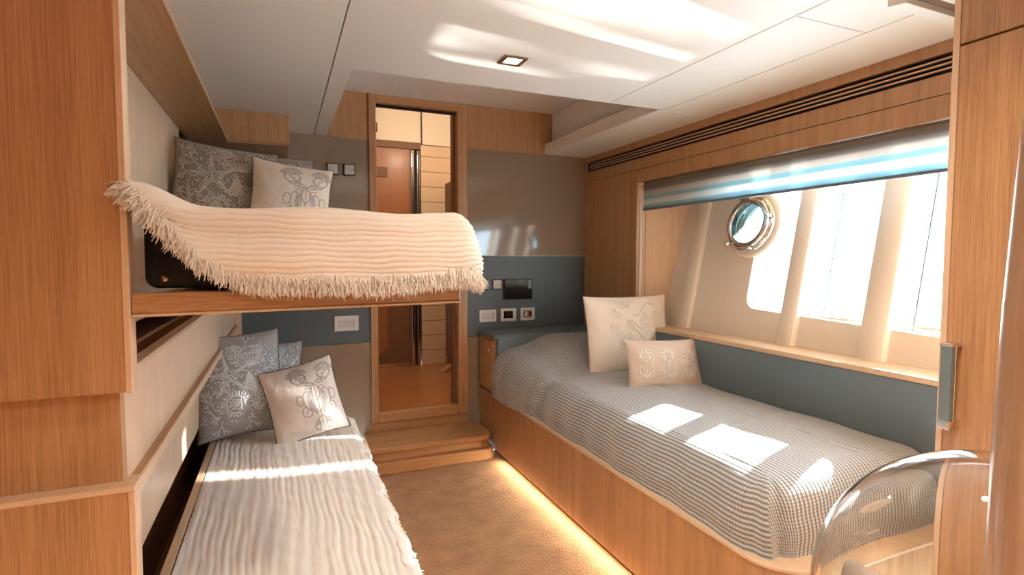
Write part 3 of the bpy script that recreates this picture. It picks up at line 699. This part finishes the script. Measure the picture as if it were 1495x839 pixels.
# ------------------------------------------------------------------ wall fittings
def switch(x, z, lab, grp):
    t = thing('light_switch', lab, 'light switch', (x, YB-.002, z), group=grp)
    obj('surround', MB().box(x-.036, x+.036, YB-.008, YB-.0025, z-.036, z+.036), 'dark', t, bevel=.003)
    obj('button', MB().box(x-.030, x+.030, YB-.022, YB-.008, z-.030, z+.002), 'offwhite', t, bevel=.003)
    obj('button', MB().box(x-.030, x+.030, YB-.022, YB-.008, z+.0025, z+.030), 'offwhite', t, bevel=.003)
switch(.306, 1.848, 'upper-wall square switch left of the pair beside the bunk pillow', 'switches above upper bunk')
switch(.406, 1.848, 'upper-wall square switch right of the pair, nearest the doorway frame', 'switches above upper bunk')
switch(1.302, 1.111, 'square switch on slate band nearest the fringed throw', 'switches on slate band')
switch(1.400, 1.113, 'square switch on slate band next to the black control screen', 'switches on slate band')
def outlet(x0, x1, z0, z1, kind, lab):
    t = thing('wall_socket', lab, 'wall socket', ((x0+x1)/2, YB-.002, (z0+z1)/2), group='socket plates on the back wall')
    obj('plate', MB().box(x0, x1, YB-.012, YB-.0025, z0, z1), 'white', t, bevel=.003)
    w_, h_ = x1-x0, z1-z0; a, b = x0+w_*.18, x1-w_*.22; c, d = z0+h_*.27, z1-h_*.25
    if kind == 'blank':
        obj('rocker', MB().box(a, b, YB-.016, YB-.012, c, d), 'offwhite', t, bevel=.002)
        obj('rocker_gap', MB().box(b+.002, b+.006, YB-.0135, YB-.012, c, d), 'bluegrey', t)
    elif kind == 'dark':
        obj('insert', MB().box(a, b, YB-.0135, YB-.012, c-.004, d+.004), 'black', t, bevel=.001)
        for sx in (-.012, .012):
            obj('socket_hole', MB().tube([((a+b)/2+sx, YB-.0155, (c+d)/2), ((a+b)/2+sx, YB-.0136, (c+d)/2)], .004, 10), 'bluegrey', t)
    else:
        obj('insert', MB().box(a, b, YB-.0135, YB-.012, c-.004, d+.004), 'brown', t, bevel=.001)
        obj('connector', MB().box(a+.008, a+.032, YB-.018, YB-.0136, c+.004, d-.002), 'offwhite', t, bevel=.001)
        obj('jack', MB().box(b-.016, b-.004, YB-.0165, YB-.0136, c+.01, d-.006), 'black', t, bevel=.001)
outlet(.302, .451, .834, .930, 'blank', 'white rectangular socket plate left of the doorway below the bunk')
outlet(1.270, 1.396, .849, .936, 'blank', 'white blank rectangular plate, first of three right of the doorway')
outlet(1.430, 1.550, .849, .940, 'dark', 'white plate with black square insert, middle of three above headboard')
outlet(1.584, 1.697, .849, .941, 'av', 'white plate with brown insert and jack, third from the doorway')
t = thing('control_screen', 'black glossy rectangular control screen on the slate wall band', 'screen', (1.56, YB-.002, 1.0))
obj('housing', MB().box(1.449, 1.675, YB-.010, YB-.0025, 1.003, 1.150), 'dark', t, bevel=.003)
obj('glass', MB().box(1.462, 1.673, YB-.013, YB-.010, 1.006, 1.147), 'black', t, bevel=.001)
obj('side_clip', MB().box(1.640, 1.668, YB-.018, YB-.0132, 1.080, 1.143), 'bluegrey', t, bevel=.002)

# ------------------------------------------------------------------ cushions
def cushion(name, label, c, wdir, udir, W, H, T, paint, mat, pipe, n=150, sag=.0, grp=None, pinch=.07, bend=0):
    wdir = Vector(wdir).normalized(); udir = Vector(udir); udir = (udir-wdir*udir.dot(wdir)).normalized(); nrm = wdir.cross(udir)
    c = Vector(c); t = thing(name, label, 'cushion', tuple(c-udir*H/2), group=grp)
    U, V = np.meshgrid(np.linspace(-1, 1, n), np.linspace(-1, 1, n), indexing='ij')
    px = U*W/2*(1-pinch*(1-V**2)*U**2); py = V*H/2*(1-pinch*(1-U**2)*V**2)
    th = T/2*((1-U**4)*(1-V**4))**.5*(.55+.45*(1-U**2)*(1-V**2)) 
    th = th*(1-.25*sag*(V>0)*V)
    wr = .0028*np.sin(U*9+V*5)*np.exp(-((np.abs(U)-.85)/.25)**2)+.0022*np.sin(V*13+U*4)*np.exp(-((np.abs(V)-.85)/.25)**2)
    col, rel = paint(U*W/2, V*H/2, W, H)
    vs = []
    for sgn in (1, -1):
        z = sgn*(th+wr)+bend*(U**2)
        P = c.x+px*wdir.x+py*udir.x+z*nrm.x, c.y+px*wdir.y+py*udir.y+z*nrm.y, c.z+px*wdir.z+py*udir.z+z*nrm.z
        vs += list(zip(P[0].ravel(), P[1].ravel(), P[2].ravel()))
    fs = grid_faces(n, n)+[f[::-1] for f in grid_faces(n, n, n*n)]
    rim = [i*n for i in range(n)]+[(n-1)*n+j for j in range(1, n)]+[i*n+n-1 for i in range(n-2, -1, -1)]+[j for j in range(n-2, 0, -1)]
    fs += [(rim[k], rim[(k+1)%len(rim)], rim[(k+1)%len(rim)]+n*n, rim[k]+n*n) for k in range(len(rim))]
    mb = MB(); mb.add(vs, fs)
    o = obj('cover', mb, mat, t, smooth=True)
    cc = np.ones((n*n*2, 4), dtype=np.float32); cc[:n*n, :3] = col.reshape(-1, 3); cc[n*n:, :3] = np.median(col.reshape(-1, 3), axis=0)
    ca = o.data.color_attributes.new('Col', 'FLOAT_COLOR', 'POINT'); ca.data.foreach_set('color', cc.ravel())
    ra = o.data.attributes.new('Relief', 'FLOAT', 'POINT'); rr = np.zeros(n*n*2, dtype=np.float32); rr[:n*n] = rel.ravel(); ra.data.foreach_set('value', rr)
    o.data['n'] = n
    pm = MB(); pm.tube([(Vector(vs[k])+Vector(vs[k+n*n]))/2 for k in rim[::2]], .0028, 6, True)
    obj('piping', pm, pipe, t, smooth=True)
    return t
def seg_dist(X, Y, polylines):
    D = np.full(X.shape, 9.)
    for pl in polylines:
        for (x0, y0), (x1, y1) in zip(pl[:-1], pl[1:]):
            dx, dy = x1-x0, y1-y0; L2 = dx*dx+dy*dy+1e-12
            tt = np.clip(((X-x0)*dx+(Y-y0)*dy)/L2, 0, 1)
            D = np.minimum(D, np.hypot(X-x0-tt*dx, Y-y0-tt*dy))
    return D
def arc(cx, cy, rx, ry, a0, a1, n=18, rot=0):
    o = []
    for k in range(n+1):
        a = math.radians(a0+(a1-a0)*k/n); x, y = rx*math.cos(a), ry*math.sin(a); c_, s_ = math.cos(rot), math.sin(rot)
        o.append((cx+x*c_-y*s_, cy+x*s_+y*c_))
    return o
def spiral(cx, cy, r0, turns, a0, sgn=1, n=26):
    return [(cx+r0*(1-k/n*.85)*math.cos(math.radians(a0)+sgn*k/n*turns*2*math.pi), cy+r0*(1-k/n*.85)*math.sin(math.radians(a0)+sgn*k/n*turns*2*math.pi)) for k in range(n+1)]
def star(cx, cy, R, r, rot, n=5):
    p = []
    for k in range(2*n+1):
        a = rot+k*math.pi/n; q = R if k%2==0 else r; p.append((cx+q*math.cos(a), cy+q*math.sin(a)))
    return p
def fan(cx, cy, R, a0, a1, n): 
    L = [[(cx, cy), (cx+R*math.cos(math.radians(a0+(a1-a0)*k/n)), cy+R*math.sin(math.radians(a0+(a1-a0)*k/n)))] for k in range(n+1)]
    return L+[arc(cx, cy, R, R, a0, a1)]
def coral(x, y, a, l, d, out, rs):
    if d == 0 or l < .008: return
    x2, y2 = x+l*math.cos(a), y+l*math.sin(a); out.append([(x, y), (x2, y2)])
    for s in (-.5, .45): coral(x2, y2, a+s+rs.uniform(-.2, .2), l*.78, d-1, out, rs)
def shell_paint(bg, ink, hi, seed):
    def f(X, Y, W, H):
        rs = random.Random(seed); s = W/.44
        solid = []; lines = []
        st = star(-.055*s, .035*s, .105*s, .022*s, math.radians(98))
        lines += [st]; lines += [[(-.055*s, .035*s), st[k]] for k in range(0, 10, 2)]
        lines += fan(.06*s, .075*s, .075*s, 20, 175, 11)
        for q in range(5): lines.append(arc(.045*s, -.03*s+q*.012*s, (.030-.004*q)*s, .018*s, 0, 360))
        for k in range(6): lines.append([(.045*s+(k-2.5)*.012*s, -.05*s), (.045*s, .07*s-.02*s)])
        for k in range(26):
            a = k*2*math.pi/26; lines.append([(-.03*s+.045*s*math.cos(a), -.115*s+.045*s*math.sin(a)), (-.03*s+.068*s*math.cos(a+.1), -.115*s+.068*s*math.sin(a+.1))])
        lines += [arc(-.03*s, -.115*s, .044*s, .044*s, 0, 360), arc(-.03*s, -.115*s, .026*s, .026*s, 0, 360), spiral(-.03*s, -.115*s, .02*s, 2, 0)]
        lines += [arc(.085*s, -.115*s, .030*s, .045*s, 0, 360, rot=-.4), arc(.085*s, -.115*s, .018*s, .03*s, 0, 360, rot=-.4)]
        lines += fan(.13*s, -.06*s, .07*s, 60, 200, 12)
        lines += [spiral(-.02*s, .165*s, .04*s, 2.6, 30), spiral(.10*s, .17*s, .032*s, 2.2, 200)]
        for k in range(9): lines.append(arc(-.02*s, .165*s, .042*s+.002*k, .042*s, k*40, k*40+18, 4))
        for (x, y, a, l) in ((-.18,.06,1.9,.05),(-.19,.0,2.4,.045),(-.15,-.06,2.6,.045),(-.13,-.13,2.0,.04),(.18,.10,.8,.045),(.17,.0,-.2,.04),(.16,-.17,-.6,.04),(-.13,.15,2.0,.045),(.04,.19,1.4,.03),(-.10,-.19,-1.8,.03),(.02,-.19,-1.2,.03),(-.02,.10,1.3,.035),(.12,.05,.3,.03),(-.17,-.16,3.9,.035),(.06,-.07,-1,.03),(-.10,.08,2.7,.035),(.19,-.10,0,.03)):
            coral(x*s, y*s, a, l*s, 4, lines, rs)
        for _ in range(420):
            x, y, a, l = rs.uniform(-.2, .2)*s, rs.uniform(-.2, .2)*s, rs.uniform(0, 6.3), rs.uniform(.008, .02)*s
            lines.append([(x, y), (x+l*math.cos(a), y+l*math.sin(a))])
        D = seg_dist(X, Y, lines); k = np.clip(1.35-D/(.0030*s), 0, 1)
        D2 = np.clip(1-D/(.010*s), 0, 1)
        m_ = (np.abs(X) < W*.47)&(np.abs(Y) < H*.47)
        k = k*m_; D2 = D2*m_*(1-k)
        bgc = np.array(bg); col = bgc*(1-.75*D2[..., None])+np.array(ink)*(.75*D2[..., None]); col = col*(1-k[..., None])+np.array(hi)*k[..., None]
        return col, k*.5
    return f
def damask_paint(bg, ink):
    def f(X, Y, W, H):
        s = H/.29; L = []; X = X-.05*W/.31
        for sx in (-1, 1):
            L += [spiral(sx*.045*s, .085*s, .036*s, 1.5, 90 if sx > 0 else 90, -sx), spiral(sx*.036*s, .075*s, .022*s, 1.2, 20 if sx>0 else 160, sx)]
            L += [[(0, .045*s), (sx*.022*s, .06*s), (sx*.05*s, .05*s), (sx*.072*s, .075*s), (sx*.07*s, .105*s)]]
            L += [arc(sx*.030*s, -.01*s, .020*s, .035*s, -90, 90 if sx > 0 else -270, 14)]
            L += [spiral(sx*.042*s, -.055*s, .024*s, 1.3, 90, -sx), [(0, -.02*s), (sx*.012*s, .0), (sx*.016*s, .03*s), (0, .045*s)], [(0, -.065*s), (sx*.024*s, -.03*s), (sx*.03*s, .02*s)]]
            L += [[(0, -.075*s), (sx*.014*s, -.09*s), (sx*.010*s, -.115*s), (sx*.018*s, -.125*s)], spiral(sx*.018*s, -.10*s, .012*s, 1.2, 0, sx), spiral(sx*.02*s, .05*s, .012*s, 1, 0, sx)]
            for k in range(7):
                a = math.radians(20+k*22); L.append([(sx*(.048+.030*math.cos(a))*s, (.085+.030*math.sin(a))*s), (sx*(.048+.040*math.cos(a))*s, (.085+.040*math.sin(a))*s)])
        for sx in (-1, 1):
            for k in range(4): L += [arc(sx*.010*s, -.02*s, (.006+.006*k)*s, (.052-.004*k)*s, -85, 85 if sx > 0 else -265, 12)]
            for k in range(5):
                L += [arc(sx*.050*s, .085*s, (.014+.006*k)*s, (.016+.006*k)*s, 10 if sx>0 else 170, 150 if sx>0 else 30, 10)]
                L += [[(sx*.018*s, (.055-.012*k)*s), (sx*(.040-.002*k)*s, (.062-.014*k)*s)]]
            L += [arc(sx*.060*s, -.005*s, .012*s, .020*s, 0, 360), arc(sx*.020*s, -.118*s, .010*s, .014*s, 0, 300)]
        L += [[(0, .04*s), (0, -.13*s)]]
        D = seg_dist(X, Y, L); k = np.clip(1.5-D/(.0019*s), 0, 1)
        hatch = .75+.25*np.sin(X*2600+Y*900)
        k = k*hatch
        col = np.array(bg)*(1-k[..., None])+np.array(ink)*k[..., None]
        return col, -.2*k
    return f
def flower_paint(bg, ink):
    def f(X, Y, W, H):
        L = []
        for cx in (-.30*W, 0, .30*W):
            s = H/.16
            L += [arc(cx, .022*s, .016*s, .016*s, 0, 360)]
            for k in range(7):
                a = math.radians(-30+k*40); L.append(arc(cx+.019*s*math.cos(a), .024*s+.019*s*math.sin(a), .006*s, .006*s, 0, 360, 8))
            for sx in (-1, 1): L += [arc(cx+sx*.012*s, -.022*s, .010*s, .022*s, -80, 80 if sx>0 else -260, 10), [(cx, -.045*s), (cx+sx*.018*s, -.005*s)], [(cx, -.045*s), (cx+sx*.026*s, -.018*s)]]
            L += [[(cx, .01*s), (cx, -.05*s)]]
        D = seg_dist(X, Y, L); k = np.clip(1.5-D/.0022, 0, 1)
        return np.array(bg)*(1-k[..., None])+np.array(ink)*k[..., None], k
    return f
def tone_paint(bg, ink):
    def f(X, Y, W, H):
        rs = random.Random(5); L = []
        for _ in range(34):
            x = rs.uniform(-.30*W, .45*W); y = rs.uniform(-.42*H, .45*H); L.append(spiral(x, y, rs.uniform(.012, .034), rs.uniform(1.2, 2), rs.uniform(0, 360), rs.choice((-1, 1)), 16))
        for k in range(5): L.append([(X_, Y_) for X_, Y_ in zip(np.linspace(.0, .35*W, 12), (.1*k-.2)*H*2*.8+.04*np.sin(np.linspace(0, 6, 12)+k))])
        D = seg_dist(X, Y, L); k = np.clip(1.3-D/.003, 0, 1)
        return np.array(bg)*(1-.6*k[..., None])+np.array(ink)*.6*k[..., None], k
    return f
SH = shell_paint((.36, .35, .33), (.20, .25, .28), (.70, .74, .73), 3)
SH2 = shell_paint((.30, .25, .20), (.14, .12, .10), (.62, .54, .44), 8)
DM = damask_paint((.70, .62, .55), (.20, .17, .155)); DM2 = damask_paint((.74, .63, .52), (.26, .20, .155))
lean = lambda d, k: Vector((d[0]*k, d[1]*k, 1))
# lower bunk
cushion('shell_cushion', 'grey cushion printed with starfish and shells on the lower bunk', (-.178, 2.67, .742), (1, .12, .06), (-.02, .33, 1), .36, .46, .16, SH, 'print', 'pipe_dark', 230, grp='shell-print cushions')
cushion('shell_cushion', 'shell-print cushion on lower bunk mostly hidden behind the other two', (-.10, 2.87, .700), (1, .0, 0), (-.02, .22, 1), .38, .38, .11, SH, 'print', 'pipe_dark', 130, grp='shell-print cushions')
cushion('damask_cushion', 'pale satin cushion with grey damask motif tilted on the lower bunk', (.085, 2.56, .668), (1, .06, .22), (-.62, .42, 1), .31, .34, .10, DM, 'satin', 'pipe_dark', 280, grp='damask cushions')
# upper bunk
cushion('shell_cushion', 'brown-grey starfish and shell cushion on the upper bunk near the wall', (-.215, 2.64, 1.580), (1, .10, -.10), (.04, .30, 1), .40, .42, .15, SH2, 'print', 'pipe_dark', 220, grp='shell-print cushions')
cushion('shell_cushion', 'shell-print cushion on upper bunk peeking out behind the damask one', (-.035, 2.90, 1.605), (1, .0, -.08), (0, .22, 1), .36, .40, .11, SH2, 'print', 'pipe_dark', 130, grp='shell-print cushions')
cushion('damask_cushion', 'cream cushion with brown damask motif on the upper bunk', (.045, 2.545, 1.538), (1, .06, -.12), (-.12, .30, 1), .33, .36, .10, DM2, 'satin', 'pipe_dark', 280, grp='damask cushions')
# right bed
cushion('cream_cushion', 'large square cream cushion with raised embroidery on the right bed', (1.905, 2.72, .838), (1, .0, .0), (.03, .17, 1), .58, .48, .14, tone_paint((.74, .62, .50), (.82, .76, .68)), 'relief', 'pipe_light', 200, pinch=.05)
cushion('flower_cushion', 'small beige cushion with three embroidered flowers on the right bed', (1.86, 2.33, .738), (1, -.13, -.03), (.0, .35, 1), .44, .27, .11, flower_paint((.56, .42, .32), (.84, .76, .67)), 'relief', 'pipe_light', 190)

# ------------------------------------------------------------------ foreground bowl
bc = Vector((.673, .303, .926))
t = thing('side_cabinet', 'small oak cabinet top carrying the glass dome at the lower right', 'cabinet', (.72, .27, 0))
obj('body', MB().box(.52, .92, .08, .48, 0.001, .76), 'woodZ', t, bevel=.004)
obj('top', MB().box(.51, .93, .07, .49, .761, .78), 'woodX', t, bevel=.004)
t = thing('glass_dome', 'clear blown glass dome over a coral piece at the lower right foreground', 'glass dome', (bc.x, bc.y, .781))
RO = .172; zc = bc.z
prof = [(RO*math.sin(a_), zc+RO*math.cos(a_)) for a_ in np.linspace(.002, math.radians(128), 44)]
prof_i = [((RO-.0032)*math.sin(a_), zc+(RO-.0032)*math.cos(a_)) for a_ in np.linspace(math.radians(128), .002, 44)]
obj('glass', MB().lathe([(r_, max(h_, .7815)) for r_, h_ in prof]+[(r_, max(h_, .7815)) for r_, h_ in prof_i], (bc.x, bc.y, 0), (0,0,1), 96), 'bowl', t, smooth=True)
# tall knobbly coral piece standing inside the dome
mb = MB(); pts = []; rad = []
for k in range(25):
    f = k/24; pts.append((.628-.047*f, .352+.047*f, .783+.178*f)); rad.append(.021+.004*math.sin(k*1.3)+.002*math.sin(k*3.1)-(.012*max(0, f-.9)*10))
mb.tube(pts, rad, 20)
mb.tube([(.600,.372,.90),(.592,.392,.93),(.600,.405,.945)], [.014,.011,.006], 12); mb.tube([(.59,.385,.90),(.572,.385,.925),(.566,.380,.937)], [.014,.010,.006], 12)
obj('coral_piece', mb, 'cream_shell', None, smooth=True, label='tall cream coral piece leaning inside the glass dome', cat='coral', origin=(.628,.352,.783))
# curved grab post close to the camera on the right
t = thing('wooden_post', 'pale polished curved oak post rising at the far right edge in the foreground', 'post', (.427, .170, 0))
pp = [(.427, .170, .002), (.427, .170, .9), (.428, .170, 1.16), (.433, .170, 1.27), (.444, .170, 1.38), (.459, .170, 1.476), (.477, .170, 1.575), (.545, .170, ZC-.004)]
fp = []
for a_, b_ in zip(pp[:-1], pp[1:]):
    for q in range(6): fp.append(tuple(Vector(a_).lerp(Vector(b_), q/6)))
fp.append(pp[-1])
obj('shaft', MB().tube(fp, .030, 32), 'polished', t, smooth=True)
obj('foot_ring', MB().tube([(.427, .170, .001), (.427, .170, .02)], .040, 32), 'chrome', t, smooth=True)

# ------------------------------------------------------------------ camera, sky and light
cam = bpy.data.cameras.new('camera'); co = bpy.data.objects.new('camera', cam); COL.objects.link(co); S.camera = co
cam.sensor_width = 36; cam.lens = 36*798/1495; cam.clip_start = .02
yaw, pit, rol = math.radians(22.9), math.radians(3.1), math.radians(.13)
fw = Vector((math.sin(yaw)*math.cos(pit), math.cos(yaw)*math.cos(pit), -math.sin(pit))); rt = Vector((math.cos(yaw), -math.sin(yaw), 0)); up = rt.cross(fw)
rt2 = rt*math.cos(rol)+up*math.sin(rol); up2 = up*math.cos(rol)-rt*math.sin(rol)
R = Matrix((rt2, up2, -fw)).transposed()
co.matrix_world = Matrix.Translation((0, 0, 1.30)) @ R.to_4x4()

wd = bpy.data.worlds.new('sky'); S.world = wd; wd.use_nodes = True; nt = wd.node_tree; bg = nt.nodes['Background']
tc = N(nt, 'ShaderNodeTexCoord'); sp = N(nt, 'ShaderNodeSeparateXYZ'); nt.links.new(tc.outputs['Generated'], sp.inputs[0])
mr = N(nt, 'ShaderNodeMapRange'); mr.inputs[1].default_value = -.1; mr.inputs[2].default_value = .5; nt.links.new(sp.outputs['Z'], mr.inputs[0])
r = N(nt, 'ShaderNodeValToRGB'); r.color_ramp.elements[0].color = (.62, .84, 1, 1); r.color_ramp.elements[1].color = (.56, .80, 1, 1)
nt.links.new(mr.outputs[0], r.inputs[0]); nt.links.new(r.outputs[0], bg.inputs['Color']); bg.inputs['Strength'].default_value = 9.0

def aim(o, d): o.rotation_euler = Vector(d).to_track_quat('-Z', 'Y').to_euler()
sun = bpy.data.lights.new('sun', 'SUN'); sun.energy = 38; sun.angle = math.radians(.6); sun.color = (1, .97, .92)
so = bpy.data.objects.new('sun', sun); COL.objects.link(so); so.location = (8, 4, 5); aim(so, (-1, -.30, -.56))
# glitter of the sun off the sea, thrown up on to the ceiling
gl = bpy.data.lights.new('sea_glitter', 'SPOT'); gl.energy = 9500; gl.spot_size = math.radians(26); gl.spot_blend = .3; gl.shadow_soft_size = .06; gl.color = (.93, 1, 1)
go = bpy.data.objects.new('sea_glitter', gl); COL.objects.link(go); d = Vector((-1, -.18, .60)).normalized()
go.location = Vector((2.35, 1.72, 1.32))-d*7; aim(go, d)
gl.use_nodes = True; nt = gl.node_tree; em = nt.nodes['Emission']
tc = N(nt, 'ShaderNodeTexCoord'); mp = N(nt, 'ShaderNodeMapping'); mp.inputs['Scale'].default_value = (105, 17, 17); mp.inputs['Rotation'].default_value = (0, 0, math.radians(8))
n = N(nt, 'ShaderNodeTexNoise'); n.inputs['Scale'].default_value = 1.0; n.inputs['Detail'].default_value = 3
cr = N(nt, 'ShaderNodeValToRGB'); cr.color_ramp.elements[0].position = .49; cr.color_ramp.elements[1].position = .62
nt.links.new(tc.outputs['Normal'], mp.inputs[0]); nt.links.new(mp.outputs[0], n.inputs['Vector']); nt.links.new(n.outputs['Fac'], cr.inputs[0]); nt.links.new(cr.outputs[0], em.inputs['Strength'])
# a second low glint that lays two narrow streaks across the lower bunk
g2 = bpy.data.lights.new('low_glint', 'SPOT'); g2.energy = 5200; g2.spot_size = math.radians(6.4); g2.spot_blend = .3; g2.shadow_soft_size = .02; g2.color = (1, .98, .94)
o2 = bpy.data.objects.new('low_glint', g2); COL.objects.link(o2); d2 = Vector((-2.25, .45, -.95)).normalized()
o2.location = Vector((.10, 2.33, .51))-d2*7; aim(o2, d2)
g2.use_nodes = True; nt = g2.node_tree; em = nt.nodes['Emission']
tc = N(nt, 'ShaderNodeTexCoord'); mp = N(nt, 'ShaderNodeMapping'); mp.inputs['Scale'].default_value = (1, 1, 1)
nt.links.new(tc.outputs['Normal'], mp.inputs[0]); sp = N(nt, 'ShaderNodeSeparateXYZ'); nt.links.new(mp.outputs[0], sp.inputs[0])
nz = N(nt, 'ShaderNodeTexNoise'); nz.inputs['Scale'].default_value = 60; nt.links.new(tc.outputs['Normal'], nz.inputs['Vector'])
a1 = N(nt, 'ShaderNodeMath', operation='MULTIPLY_ADD'); a1.inputs[1].default_value = .004; nt.links.new(nz.outputs['Fac'], a1.inputs[0]); nt.links.new(sp.outputs['X'], a1.inputs[2])
a2 = N(nt, 'ShaderNodeMath', operation='MULTIPLY'); a2.inputs[1].default_value = 2*math.pi/.0486; nt.links.new(a1.outputs[0], a2.inputs[0])
a3 = N(nt, 'ShaderNodeMath', operation='COSINE'); nt.links.new(a2.outputs[0], a3.inputs[0])
a4 = N(nt, 'ShaderNodeMapRange'); a4.inputs[1].default_value = -.66; a4.inputs[2].default_value = -.90; nt.links.new(a3.outputs[0], a4.inputs[0]); nt.links.new(a4.outputs[0], em.inputs['Strength'])
# unseen lamp added to brighten the corridor
t = thing('corridor_fill_light', 'unseen round fill lamp added in the corridor ceiling beyond the doorway', 'ceiling light', (1.2, 4.35, 2.719))
obj('lens', MB().tube([(1.2, 4.35, 2.705), (1.2, 4.35, 2.7185)], .045, 24), 'lamp', t)
L = bpy.data.lights.new('corridor_fill_lamp', 'POINT'); L.energy = 15; L.color = (1, .78, .55); L.shadow_soft_size = .05
lo = bpy.data.objects.new('corridor_fill_lamp', L); COL.objects.link(lo); lo.parent = t; lo.location = (0, -.35, -.35)

v = S.view_settings; v.view_transform = 'Standard'; v.look = 'None'; v.gamma = 1; v.use_curve_mapping = False; v.exposure = 0.88
S.cycles.max_bounces = 10; S.cycles.transparent_max_bounces = 12
